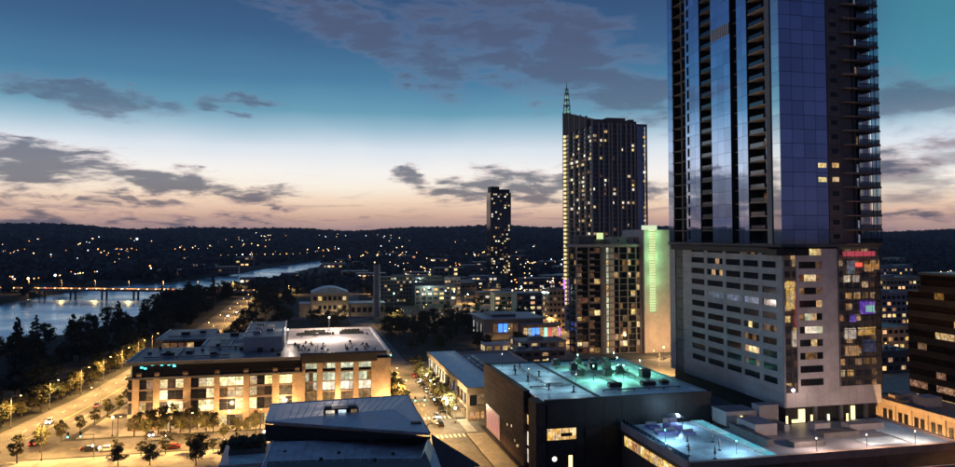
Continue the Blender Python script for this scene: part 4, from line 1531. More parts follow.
# ------------------------------------------------------------------ condominium tower with the spire
def condo_tower():
    rr = random.Random(17)
    t = thing('condominium_tower', 'tall dark condominium tower with spire and column of corner lights', 'tower', 210.4, 520)
    fh, n = 3.32, 42
    w, d = 43.6, 62.0
    pbox('core', t, M['dark_glass'], 1.0, w - 1, 1.0, d - 1, 0, 141)
    # front steps of the roofline
    steps = [(0, 9, 144.4), (9, 21, 142.5), (12, 27, 145.8), (27, 36, 143.6), (30, 34, 145.0), (36, w, 141.8)]
    for i, (a, b, z) in enumerate(steps):
        pbox('parapet', t, M['dark_slab'], a + .01 * i, b - .01 * i, .6 + .02 * i, 14 + i, 140, z)
    # side wall crest rises toward the spire
    MB().add([(0, .3, 140), (0, d, 140), (0, d, 159), (0, .3, 144.6), (1.2, .3, 140), (1.2, d, 140), (1.2, d, 159), (1.2, .3, 144.6)],
             [(0, 1, 2, 3), (7, 6, 5, 4), (3, 2, 6, 7), (0, 3, 7, 4), (1, 5, 6, 2)]).build('roof_crest', M['dark_slab'], t)
    for f in range(n):
        z = f * fh + 1
        pbox('floor_slab', t, M['condo_slab'], -.1, w, -.1, .95, z - .2, z + .2)
        pbox('floor_slab', t, M['condo_slab'], -.12, .95, 1.0, d - 4, z - .2, z + .2)
        pbox('corner_light', t, M['lit_column'], -.5, 1.6, d - 3.0, d - .5, z + .5, z + 2.4)
    for x in (0, 5.2, 8.8, 13.2, 15.6, 20.2, 22.8, 27.2, 31.0, 34.2, 36.2, 40.2, w):
        pbox('pier', t, M['condo_pier'], x - .5, x + .5, -.7, .9, 0, 141.8 if x > 2 else 144.6)
    for y in (12, 24, 36, 48):
        pbox('pier', t, M['condo_pier'], -.7, .9, y - .5, y + .5, 0, 146 + y * .2)
    pbox('glass_strip', t, M['blue_glass'], 36.8, 39.7, -.25, .9, 20, 140)
    pbox('corner_pier', t, M['brown_panel'], -.5, 1.5, d - .45, d + 1, 0, 159)
    for k in range(190):
        f = rr.randrange(4, n - 1)
        z = f * fh + 1.3
        if rr.random() < .45:
            y = rr.choice([2, 7, 14, 19, 26, 31, 38, 43]) + rr.random()
            pbox('window', t, M[pick(rr.random(), [(.5, 'warm'), (.3, 'white_lit'), (1, 'warm_dim')])], .7, .92, y, y + rr.choice([2, 3, 4.5]), z + .3, z + 2.0)
        else:
            x = rr.choice([1, 6, 9.6, 16.2, 23.6, 28, 32, 40.8, 41])
            pbox('window', t, M[pick(rr.random(), [(.5, 'warm'), (.3, 'white_lit'), (1, 'warm_dim')])], x, x + rr.choice([1.2, 1.8, 2.6]), .7, .92, z + .3, z + 2.0)
    # spire
    sx, sy = 1.5, d - 4
    mb = MB()
    zz = 157
    for k, (r, hh) in enumerate(((3.2, 7), (2.6, 5), (2.0, 5), (1.4, 4))):
        for q in range(6):
            a = q * PI / 3
            mb.tube((sx + r * math.cos(a), sy + r * math.sin(a), zz), (sx + r * .8 * math.cos(a + .5), sy + r * .8 * math.sin(a + .5), zz + hh), .28, n=5)
        pbox('spire_light', t, M['spire_glow'], sx - r * .6, sx + r * .6, sy - r * .6, sy + r * .6, zz + .3, zz + hh * .62)
        mb.tube((sx, sy, zz), (sx, sy, zz + .4), r * 1.1, n=10)
        zz += hh
    mb.tube((sx, sy, 156), (sx, sy, zz + 2), .5, .4, n=6)
    mb.tube((sx, sy, zz + 2), (sx, sy, 184), .3, .12, n=6)
    mb.build('spire', M['metal'], t)
    # purple lit entrance foot
    pbox('purple_light', t, M['purple_glow'], -1.2, -.4, d - 3, d - 1, 2, 22)
    return t


condo_tower()


def far_tower():
    rr = random.Random(23)
    t = thing('far_tower', 'lone dark slender tower far off below the sunset clouds', 'tower', 278, 1090)
    pbox('core', t, M['dark_glass'], 0, 31, 0, 26, -3, 122)
    pbox('crown', t, M['black_panel'], 1, 14, 2, 22, 122, 131)
    pbox('crown', t, M['black_panel'], 15, 30, 2, 22, 122, 127)
    for f in range(36):
        pbox('floor_slab', t, M['dark_concrete'], -.3, 31.3, -.4, 0, f * 3.35, f * 3.35 + .5)
    for x in (0, 10, 20, 31):
        pbox('pier', t, M['dark_concrete'], x - .5, x + .5, -.7, -.41, 0, 122)
    for k in range(90):
        f = int(36 * rr.random() ** 1.4)
        x = rr.choice([1, 4, 7, 11, 14, 17, 21, 24, 27]) + .3
        pbox('window', t, M[pick(rr.random(), [(.45, 'warm'), (.3, 'white_lit'), (1, 'warm_dim')])], x, x + 2.2, -.5, -.05, f * 3.35 + .9, f * 3.35 + 3)
    return t


far_tower()

# slab tower beside the condominium foot
slab_building('hotel_slab', 'pale concrete slab block with window columns beside the tall condominium', 146.5, 432, 10, 14, 24.3, 'sandstone', lit_frac=.25, bay=2.4, seed=41)


# ------------------------------------------------------------------ dark office tower and beige block across the street on the right
def brown_office():
    rr = random.Random(51)
    t = thing('brown_office', 'dark brown banded office building with a few lit window rows', 'building', 165, 120)
    D = 57.0
    h = 47.8
    pbox('core', t, M['brown_glass'], .5, 44, .5, D - 4.2, 0, h - .6)
    pbox('core', t, M['brown_glass'], .5, 44, D - 4.15, D + .4, 0, 42.0)
    pbox('roof', t, M['roof_dark'], 0, 44.5, 0, D - 4, h - .6, h)
    pbox('roof_sign', t, M['teal_glow'], 3, 3.4, 26, 41, h, h + .7)
    n = 13
    fh = 3.5
    for f in range(n):
        z = .6 + f * fh
        y1 = D - 4.1 if f == n - 1 else D + .5
        for k in range(9):
            a = k * 6.3
            b = min((k + 1) * 6.3 - .04, y1)
            pbox('spandrel', t, M['brown_dark'], 0, .5, a, b, z, z + 1.7)
        for k in range(19):
            a = k * 3.0
            if a + 2.9 > y1:
                continue
            m = None
            r = rr.random()
            if f in (3, 4, 5) and r < .72:
                m = 'warm_row'
            elif f in (8, 9) and k in (12, 13, 14, 15) and r < .7:
                m = 'warm_row'
            elif r < .05:
                m = 'warm_dim'
            pbox('window', t, M[m] if m else M['brown_glass'], .25, .49, a + .05, a + 2.95, z + 1.72, z + fh - .02)
    return t


M['brown_glass'] = glass('brown_glass', (70, 56, 50), .12, .6)
M['brown_dark'] = mat('brown_dark', (0.034, 0.025, 0.021), .6, var=.2)
M['warm_row'] = lit('warm_row', (255, 190, 120), .55, 1.0, 1.6)
brown_office()


def beige_block():
    rr = random.Random(61)
    t = thing('beige_block', 'low beige stone building with paired dark windows beside the terrace', 'building', 148, 128)
    D, h = 48.0, 15.0
    pbox('wall', t, M['sandstone'], .4, 15.5, .4, D - 6, .14, h - .4)
    pbox('wall', t, M['sandstone'], .4, 12, D - 5.9, D, .14, h - 2.2)
    pbox('roof', t, M['roof_grey'], .5, 15.4, .5, D - 6.1, h - .4, h - .2)
    pbox('cornice', t, M['sandstone'], -.25, .9, -.2, D - 5.8, h - .5, h + .5)
    pbox('cornice', t, M['sandstone'], -.1, .6, -.2, D, 8.9, 9.4)
    for k in range(9):
        for j, (z0, z1) in enumerate(((1.2, 3.6), (5.4, 8.2), (10.4, 13.0))):
            a = 1.2 + k * 5.1
            if j == 2 and k == 8:
                continue
            pbox('window', t, M['window_glass'] if rr.random() < .93 else M['warm_dim'], .3, .42, a, a + 1.2, z0, z1)
            pbox('window', t, M['window_glass'] if rr.random() < .93 else M['warm_dim'], .3, .42, a + 1.9, a + 3.1, z0, z1)
            pbox('sill', t, M['pale_concrete'], .05, .42, a - .2, a + 3.3, z0 - .3, z0 - .05)
        pbox('pilaster', t, M['sandstone'], .0, .39, k * 5.1 - .05, k * 5.1 + .75, .14, 8.88)
        pbox('pilaster', t, M['sandstone'], .0, .39, k * 5.1 - .05, k * 5.1 + .75, 9.42, h - .52)
    for k, (a, hh) in enumerate(((30, 2.4), (38, 1.8))):
        pbox('roof_plant', t, M['pale_concrete'], 4, 9, a, a + 4, h - .2, h + hh)
    for k in range(3):
        pbox('gable_step', t, M['sandstone'], .5, 3, D - 14 + k * 2.2, D - 11.9 + k * 2.2, h + .5, h + 1.1 + .8 * (k == 1))
    return t


beige_block()

# ------------------------------------------------------------------ middle distance: low modern hall, sheds, power station, chimney
t = thing('market_hall', 'low modern hall with wide flat roof and coloured lit windows', 'building', 100, 405)
pbox('wall', t, M['concrete'], 0, 34, 1, 32, -.3, 10.8)
pbox('roof', t, M['roof_grey'], -1.2, 35, -1, 33, 10.8, 11.6)
pbox('roof_step', t, M['roof_dark'], 6, 20, 8, 26, 11.6, 13.0)
pbox('wing', t, M['brown_panel'], 20, 42, -6, .9, -.3, 8.2)
pbox('wing_roof', t, M['roof_grey'], 19.4, 42.8, -6.8, .95, 8.2, 8.7)
for k in range(9):
    m = ['warm', 'cool_lit', 'blue_glow', 'blue_glow', 'amber_lit', 'teal_glow', 'red_dim', 'warm', 'amber_lit'][k]
    pbox('window', t, M[m] if m in M else M['warm_dim'], 20.5 + k * 2.35, 22.5 + k * 2.35, -6.2, -6.02, 1.5, 6.6)
for k in range(5):
    pbox('window', t, M['blue_glow'] if k in (1, 2) else M['warm_dim'], 5 + k * 2.9, 7.4 + k * 2.9, .8, .98, 4, 8.5)
for k in range(6):
    pbox('window', t, M['white_lit'] if k % 2 else M['window_glass'], -.12, -.01, 3 + k * 4.6, 4.5 + k * 4.6, 1, 8)
    pbox('pier', t, M['pale_concrete'], -.4, -.13, 1.2 + k * 4.6, 2.6 + k * 4.6, -.3, 10.8)
pbox('purple_sign', t, M['purple_glow'], 40.8, 41.6, -6.4, -6.2, 2, 6.4)

slab_building('white_shed', 'small white flat roofed shed with open lit front', 87, 352, 12, 9, 5.2, 'white_metal', 'roof_pale', fh=5, bay=4, lit_frac=.6, seed=42, win_h=.5, roofbits=False)
slab_building('grey_warehouse', 'grey warehouse with dark flat roof between shed and apartments', 100, 335.5, 22, 18, 8.0, 'concrete', 'roof_dark', fh=4, bay=4, lit_frac=.25, seed=43)
slab_building('brick_warehouse', 'low brick warehouse with pale roof behind the parking deck', 92, 318, 20, 12, 6.4, 'brown_panel', 'roof_grey', fh=3.2, bay=3.4, lit_frac=.35, seed=44)
slab_building('garage_row', 'long low garage row lit by white wall lamps', 66, 318, 24, 8, 4.4, 'concrete', 'roof_pale', fh=4.4, bay=4, lit_frac=.5, seed=45, roofbits=False)

# floodlit power station hall with curved roof
t = thing('power_station', 'floodlit pale stone hall with curved blue roof beside the chimney', 'building', 8, 540)
pbox('wall', t, M['sandstone'], 0, 26, 0, 22, -.5, 17.5)
pbox('wing', t, M['sandstone'], -8, -.05, 1, 18, -.5, 9.5)
pbox('wing', t, M['sandstone'], 26.05, 52, 2, 20, -.5, 9.0)
arc = [(26 * k / 12, 17.5 + 3.6 * math.sin(PI * k / 12)) for k in range(13)]
mb = MB()
vs = [(x, -.4, z) for x, z in arc] + [(x, 22.4, z) for x, z in arc]
mb.add(vs, [(k, k + 1, 14 + k, 13 + k) for k in range(12)] + [tuple(range(13))[::-1], tuple(range(13, 26))])
mb.build('curved_roof', M['roof_membrane'], t)
for k in range(7):
    for z0, z1 in ((5.6, 8.4), (12.0, 14.8)):
        pbox('window', t, M['window_glass'] if (k * 3 + int(z0)) % 5 else M['warm'], 1.6 + k * 3.4, 3.8 + k * 3.4, -.12, .05, z0, z1)
pbox('cornice', t, M['pale_concrete'], -.3, 26.3, -.3, .2, 16.6, 17.2)
for k in range(6):
    pbox('window', t, M['window_glass'], 28 + k * 4, 30.6 + k * 4, 1.85, 2.1, 3, 6.5)
pbox('wing_roof', t, M['roof_grey'], 25.9, 52.2, 1.8, 20.2, 9.01, 9.5)
pbox('wing_roof', t, M['roof_grey'], -8.2, -.06, .8, 18.2, 9.51, 9.9)
pbox('dock_wall', t, M['concrete'], -22, 60, -12, -11.4, -.5, 1.6)
for k in range(4):
    pbox('flood_lamp', t, M['lamp_white'], 4 + k * 6, 4.8 + k * 6, -4.6, -4.2, .2, .6)
    L = bpy.data.lights.new('flood_light', 'POINT')
    L.energy = 700
    L.color = (1, .82, .5)
    L.shadow_soft_size = .4
    link('flood_light', L, t, (4.4 + k * 6, -4.4, 1.3))

t = thing('chimney', 'tall grey power station chimney stack', 'chimney', 52.5, 528)
MB().tube((0, 0, -.5), (0, 0, 37), 2.6, 2.1, n=20).build('shaft', M['concrete'], t)
MB().tube((0, 0, 37), (0, 0, 37.6), 2.4, 2.4, n=20).build('rim', M['dark_concrete'], t)
MB().tube((0, 0, -.5), (0, 0, 2.2), 3.4, 3.2, n=20).build('plinth', M['concrete'], t)

slab_building('apartment_row', 'wide apartment row with many small lit windows behind the chimney', 62, 640, 58, 18, 22, 'dark_concrete', 'roof_dark', fh=3.1, bay=2.6, lit_frac=.22, seed=71, max_win=220)
slab_building('corner_apartments', 'tall pale end block of the far apartment row', 122, 640, 14, 18, 21, 'concrete', 'roof_dark', fh=3.1, bay=2.6, lit_frac=.35, seed=72)

# ------------------------------------------------------------------ further town: small blocks spread over the flat ground
TOWN = [('low white walled block with lit windows in the far town', 'concrete', 'roof_grey', 7, 9),
        ('mid height dark block with scattered lit windows in the far town', 'dark_concrete', 'roof_dark', 12, 18),
        ('low brown walled block with amber windows in the far town', 'brown_panel', 'roof_dark', 6, 10),
        ('sand coloured block with a row of lit windows in the far town', 'sandstone', 'roof_grey', 8, 14)]
rr = random.Random(77)
placed = []
tries = 0
while len(placed) < 120 and tries < 9000:
    tries += 1
    px, py = rr.uniform(385, 562), rr.uniform(250, 318)
    if rr.random() < .2:
        px, py = rr.uniform(884, 902), rr.uniform(262, 330)
    if rr.random() < .22:
        px, py = rr.uniform(130, 400), rr.uniform(250, 285)
    u, v = pix(px, py, 0)
    if v < 440 or bool(inside(LAKE, np.array(u), np.array(v))):
        continue
    if any(abs(u - a) < 27 + v * .012 and abs(v - b) < 27 + v * .012 for a, b in placed):
        continue
    if 40 < u < 150 and 620 < v < 680 or (v < 600 and u < 100) or (v < 450 and u < 165) or (u < 170 and 425 < v < 455) or (200 < u < 262 and 500 < v < 600) or (260 < u < 330 and 1070 < v < 1130):
        continue
    if abs(u - (62 + (v - 470) * .41)) < 22:
        continue
    placed.append((u, v))
    k = rr.randrange(4)
    lab, wall, roof, h0, h1 = TOWN[k]
    big = 1 + v / 1600
    slab_building('town_block', lab, u, v, rr.uniform(14, 26) * big, rr.uniform(10, 16) * big, rr.uniform(h0, h1), wall, roof, fh=3.6 * (1 if v < 900 else 1.5), bay=3.4 * big, lit_frac=.42 if v < 900 else .5,
                  seed=900 + len(placed), group='far town blocks type %s' % 'abcd'[k], max_win=40, roofbits=False, south=False, parapet=False,
                  table=[(.45, 'warm'), (.25, 'far_pane'), (.2, 'white_lit'), (1, 'warm_dim')])


# warm lit blocks along the street that runs off to the right of the tower
for i, (u, v, w, d, h, lab, wl_) in enumerate(((262, 300, 22, 20, 14, 'low sand coloured block with warm windows beyond the beige building', 'sandstone'), (312, 360, 26, 22, 25, 'mid height concrete block with many warm windows past the glass tower', 'concrete'),
                                        (380, 425, 30, 24, 29, 'tall sand coloured block full of warm windows past the glass tower', 'sandstone'), (455, 520, 36, 24, 20, 'broad brown block with amber windows past the glass tower', 'brown_panel'),
                                        (560, 640, 44, 24, 26, 'distant pale block with warm windows right of the glass tower', 'concrete'), (236, 268, 16, 14, 9, 'small brown flat roofed shop beyond the beige building', 'brown_panel'))):
    slab_building('side_street_block', lab, u, v, w, d, h, wl_, 'roof_grey', fh=3.4, bay=3.0, lit_frac=.34, seed=650 + i, max_win=120, table=[(.5, 'warm'), (.25, 'amber_lit'), (.12, 'far_pane'), (1, 'warm_dim')])


# neighbours along the street on the right, seen mirrored in the tower's glazed bay
def neon_block(u, v, w, d, h, seed, label, signs):
    r = random.Random(seed)
    t = slab_building('street_block', label, u, v, w, d, h, 'brown_panel', fh=3.6, bay=3.2, lit_frac=.5, seed=seed, max_win=0 or 160)
    # far side faces the tower's front: same window grid there
    for f in range(int(h // 3.6)):
        for k in range(int(w // 3.2)):
            m = pick(r.random(), [(.14, 'warm'), (.12, 'amber_lit'), (.25, 'warm_dim'), (1, 'window_glass')])
            pbox('window', t, M[m], k * 3.2 + .5, k * 3.2 + 2.7, d - .1, d + .08, f * 3.6 + 1, f * 3.6 + 3)
    for x, z, ww, hh, m in signs:
        pbox('sign_panel', t, M[m], x, x + ww, d + .3, d + .6, z, z + hh)
    return t


neon_block(152, 62, 40, 34, 56, 501, 'tall brown street block with coloured neon panels on its back',
           [(22, 51, 12, 1.6, 'red_glow'), (24, 47.5, 5, 1.4, 'far_red'), (30, 46, 6, 2.4, 'amber_lit'), (22, 42.5, 2.2, 2.2, 'white_lit'), (25.5, 42.5, 2.2, 2.2, 'white_lit'), (28, 32, 8, 4.2, 'violet_sign'), (30, 32.6, 4.4, 2.2, 'teal_glow'),
            (22, 24, 4, 3.4, 'white_lit'), (27, 25, 9, 2.6, 'amber_lit'), (24, 29.5, 2.2, 2.2, 'violet_sign'), (29, 19.5, 6, 4, 'blue_sign'), (22, 18.5, 5, 3.2, 'amber_lit'), (36, 20, 3, 6, 'red_dim'),
            (3, 50, 3, 3, 'amber_lit'), (1, 34, 3, 9, 'amber_lit'), (3, 22, 2.6, 5, 'white_lit'), (4.4, 28, 2, 12, 'red_dim')])
neon_block(196, 66, 30, 30, 36, 502, 'brown street block with amber neon panels on its back', [(3, 16, 8, 2.2, 'amber_lit'), (14, 10, 6, 3, 'warm'), (20, 18, 4, 1.4, 'violet_sign'), (6, 28, 10, 2.4, 'warm')])

# ------------------------------------------------------------------ lake bridge
def bridge():
    t = thing('lake_bridge', 'long low lit road bridge on piers over the lake', 'bridge', 0, 0)
    a, b = Vector((-330, 868)), Vector((-46, 758))
    d = (b - a).normalized()
    nrm = Vector((-d.y, d.x))

    def seg(name, p, q, o0, o1, z0, z1, m):
        c = [p + nrm * o0, q + nrm * o0, q + nrm * o1, p + nrm * o1]
        return MB().prism([(x.x, x.y) for x in c], z0, z1).build(name, m, t)
    seg('deck', a, b, -7, 7, 2.6, 3.8, M['concrete'])
    seg('parapet', a, b, -7.2, -6.8, 3.81, 4.8, M['slab_edge'])
    seg('parapet', a, b, 6.8, 7.2, 3.81, 4.8, M['slab_edge'])
    L = (b - a).length
    for k in range(9):
        p = a + d * (L * (k + .5) / 9)
        for o in (-4.5, 3.0):
            c = p + nrm * o
            MB().tube((c.x, c.y, -9), (c.x, c.y, 2.2), 1.0, n=10).build('pier', M['concrete'], t)
        seg('cross_beam', p - d * .9, p + d * .9, -6.5, 6.5, 2.0, 2.59, M['concrete'])
    # small rail lamps along the near parapet
    for k in range(34):
        c = a + d * (L * (k + .5) / 34) + nrm * -7.0
        pbox('rail_lamp', t, M['far_warm'] if k % 5 else M['far_red'], c.x - .5, c.x + .5, c.y - .3, c.y + .3, 4.81, 5.5)
    return a, b


BR = bridge()
tag(strip('bridge_road', [(-46, 758), (30, 740), (120, 735)], 13, .5, M['asphalt']), kind='structure')
tag(strip('far_bank_road', [(-330, 868), (-420, 905), (-600, 960)], 12, .5, M['asphalt']), kind='structure')

# ------------------------------------------------------------------ trees
def tree_meshes(seed, h, rw, kind, leafm, leaf=.62, nclump=34, per=46):
    r = random.Random(seed)
    tr = MB()
    tr.tube((0, 0, -.3), (r.uniform(-.2, .2), r.uniform(-.2, .2), h * .45), h * .028, h * .018, n=7)
    limbs = []
    for k in range(6):
        a = k * 1.05 + r.random() * .6
        z0 = h * r.uniform(.25, .45)
        L = rw * r.uniform(.5, .85)
        e = (math.cos(a) * L, math.sin(a) * L, z0 + h * r.uniform(.12, .3))
        tr.tube((0, 0, z0), e, h * .013, h * .005, n=5)
    tr.tube((0, 0, h * .44), (r.uniform(-.4, .4), r.uniform(-.4, .4), h * .85), h * .016, h * .005, n=5)
    V, Q = [], []
    for c in range(nclump):
        t = r.random()
        if kind == 'cone':
            z = h * (.16 + .82 * t)
            R = rw * (1 - t) ** .7 * r.uniform(.35, 1)
            cr = rw * .30 * (1.15 - t * .7)
        else:
            z = h * (.32 + .60 * t)
            R = rw * math.sqrt(max(0, 1 - ((t - .42) / .62) ** 2)) * r.uniform(.2, .92)
            cr = rw * r.uniform(.22, .38)
        a = r.uniform(0, 2 * PI)
        cx, cy = R * math.cos(a), R * math.sin(a)
        for k in range(per):
            p = Vector((r.gauss(0, 1), r.gauss(0, 1), r.gauss(0, 1)))
            p = p.normalized() * cr * (r.random() ** .45)
            o = Vector((cx + p.x, cy + p.y, z + p.z * .75))
            n = Vector((r.gauss(0, 1), r.gauss(0, 1), r.gauss(0, .8) + .5)).normalized()
            x = n.orthogonal().normalized()
            y = n.cross(x)
            s = leaf * r.uniform(.55, 1.25)
            i = len(V)
            V += [o - x * s * .5 - y * s * .35, o + x * s * .5 - y * s * .2, o + x * s * .4 + y * s * .45, o - x * s * .45 + y * s * .3]
            Q.append((i, i + 1, i + 2, i + 3))
    crown = np_mesh('crown', np.array([tuple(v) for v in V]), np.array(Q), leafm)
    return tr.mesh('trunk', M['bark']), crown


TREES = {
    'oak0': tree_meshes(1, 13, 5.6, 'round', M['leaf_dark']), 'oak1': tree_meshes(2, 11, 5.0, 'round', M['leaf_dark']), 'oak2': tree_meshes(3, 15, 6.0, 'round', M['leaf_dark'], nclump=40),
    'cyp0': tree_meshes(4, 21, 5.0, 'cone', M['leaf_dark'], nclump=52), 'cyp1': tree_meshes(5, 18, 4.4, 'cone', M['leaf_dark'], nclump=46),
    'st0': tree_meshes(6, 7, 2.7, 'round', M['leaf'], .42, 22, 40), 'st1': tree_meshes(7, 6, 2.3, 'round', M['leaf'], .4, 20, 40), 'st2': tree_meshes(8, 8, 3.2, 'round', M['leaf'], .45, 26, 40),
}


def tree(kind, u, v, z, label, group, scale=1.0, turn=0.0, name='broadleaf_tree'):
    word = {'oak0': 'spreading', 'oak1': 'squat', 'oak2': 'tall crowned', 'cyp0': 'high pointed', 'cyp1': 'narrow pointed', 'st0': 'slender', 'st1': 'little', 'st2': 'full crowned'}[kind]
    label, group = word + ' ' + label, word + ' ' + group
    o = thing(name, label, 'tree', u, v, z, turn, group)
    o.scale = (scale, scale, scale * random.uniform(.9, 1.1))
    a, b = TREES[kind]
    link('trunk', a, o)
    link('crown', b, o)
    return o


rr = random.Random(101)


def shore_u(v, pts):
    for (u0, v0), (u1, v1) in zip(pts, pts[1:]):
        if v0 <= v <= v1:
            return u0 + (u1 - u0) * (v - v0) / (v1 - v0)
    return pts[-1][0]


cnt = 0
# conspicuous trees standing against the water
for px, py, k, s in ((15, 372, 'cyp0', 1.0), (38, 368, 'cyp1', .9), (72, 362, 'cyp0', 1.02), (80, 364, 'oak2', 1.1), (98, 362, 'oak2', 1.0), (126, 352, 'oak0', 1.0), (140, 350, 'oak2', 1.05), (62, 370, 'oak1', 1.0), (165, 338, 'oak2', .9)):
    u, v = pix(px, py, -1)
    tree(k, u, v, -1.0, 'dark tree silhouetted against the lake on the near bank', 'bank trees in front of the lake', s, rr.uniform(0, 6), 'cypress_tree' if k.startswith('cyp') else 'broadleaf_tree')
# dark belt between lake and shore road
while cnt < 170:
    v = rr.uniform(205, 780)
    ub = shore_u(v, NEAR_BANK)
    ur = shore_u(v, SHORE) - 15
    if ur - ub < 4:
        continue
    u = rr.uniform(ub + 1, ur)
    tree(rr.choice(['oak0', 'oak1', 'oak2', 'oak0', 'oak2', 'cyp1']), u, v, -.8, 'dark broadleaf tree in the belt between lake and shore road', 'belt trees along the lake', rr.uniform(.7, 1.1), rr.uniform(0, 6))
    cnt += 1
# trees along the right of the shore road beyond the office block
for k in range(38):
    v = rr.uniform(345, 740)
    u = shore_u(v, SHORE) + rr.uniform(13, 45)
    tree(rr.choice(['oak0', 'oak1', 'oak2']), u, v, 0, 'dark tree between shore road and power station', 'trees by the power station', rr.uniform(.6, 1.0), rr.uniform(0, 6))
for k in range(120):
    px, py = rr.uniform(385, 545), rr.triangular(318, 356, 328)
    if k > 100:
        px, py = rr.uniform(285, 400), rr.uniform(322, 332)
    u, v = pix(px, py, 0)
    if abs(u - 40) < 9 or (95 < u < 146 and 390 < v < 440) or (84 < u < 126 and 314 < v < 364) or (60 < u < 92 and v < 330) or u > 126 or abs(v - 335) < 8:
        continue
    tree(rr.choice(['oak0', 'oak1', 'oak2']), u, v, 0, 'dark tree in the park strip before the market hall', 'park trees before the market hall', rr.uniform(.45, .85), rr.uniform(0, 6))
for k in range(80):
    u, v = rr.uniform(58, 205), rr.uniform(445, 760)
    if abs(u - (62 + (v - 470) * .41)) < 13 or (58 < u < 140 and 630 < v < 662) or any(-4 < u - a < 34 and -4 < v - b < 26 for a, b in placed) or (60 < u < 104 and 462 < v < 506 and rr.random() < .6) or u > 200 and v > 510:
        continue
    tree(rr.choice(['oak0', 'oak1', 'oak2']), u, v, 0, 'dark tree among the far town streets', 'trees among the far town streets', rr.uniform(.45, .85), rr.uniform(0, 6))
# lamp-lit street trees: left edge of the shore road
for k in range(54):
    v = 206 + k * 3.6 + rr.uniform(-1.5, 1.5)
    u = shore_u(v, SHORE) - 13.2 + rr.uniform(-4.5, 1)
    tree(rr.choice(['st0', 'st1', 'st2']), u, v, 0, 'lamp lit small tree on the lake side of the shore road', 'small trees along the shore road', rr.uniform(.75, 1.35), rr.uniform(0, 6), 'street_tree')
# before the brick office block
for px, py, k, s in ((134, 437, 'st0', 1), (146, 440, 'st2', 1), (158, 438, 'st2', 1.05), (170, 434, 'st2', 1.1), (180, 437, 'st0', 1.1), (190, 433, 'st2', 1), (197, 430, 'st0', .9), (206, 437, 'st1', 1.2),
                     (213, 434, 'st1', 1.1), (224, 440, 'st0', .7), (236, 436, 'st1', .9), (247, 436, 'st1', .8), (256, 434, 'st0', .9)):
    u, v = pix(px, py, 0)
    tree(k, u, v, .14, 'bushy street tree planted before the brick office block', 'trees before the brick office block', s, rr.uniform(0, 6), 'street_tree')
# second street: both kerbs
for k in range(17):
    v = 240 + k * 5.4
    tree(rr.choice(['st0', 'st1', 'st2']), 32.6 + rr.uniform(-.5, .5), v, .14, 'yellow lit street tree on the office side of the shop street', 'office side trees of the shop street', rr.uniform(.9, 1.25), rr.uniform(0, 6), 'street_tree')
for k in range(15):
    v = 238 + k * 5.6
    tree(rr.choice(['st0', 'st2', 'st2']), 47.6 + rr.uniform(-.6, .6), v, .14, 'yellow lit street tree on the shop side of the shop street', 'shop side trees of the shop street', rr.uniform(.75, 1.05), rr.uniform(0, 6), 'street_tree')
for k in range(14):
    v = 205 + k * 9.5
    tree(rr.choice(['st0', 'st2']), shore_u(v, SHORE) + 12.4, v, .1, 'lamp lit tree on the town side of the shore road', 'town side trees of the shore road', rr.uniform(.7, 1.0), rr.uniform(0, 6), 'street_tree')
for k in range(12):
    tree(rr.choice(['st0', 'st2', 'st1']), -46 + k * 6.0, 214.3 + rr.uniform(-.5, .5), .14, 'lamp lit tree on the kerb behind the civic hall', 'kerb trees behind the civic hall', rr.uniform(.5, .85), rr.uniform(0, 6), 'street_tree')
for px, py, s in ((118, 466, .5), (200, 458, .55), (196, 466, .55), (150, 466, .5), (226, 462, .5)):
    u, v = pix(px, py, 0)
    tree('oak1', u, v, .14, 'round dark tree on the plaza beside the civic hall', 'plaza trees beside the civic hall', s, rr.uniform(0, 6))

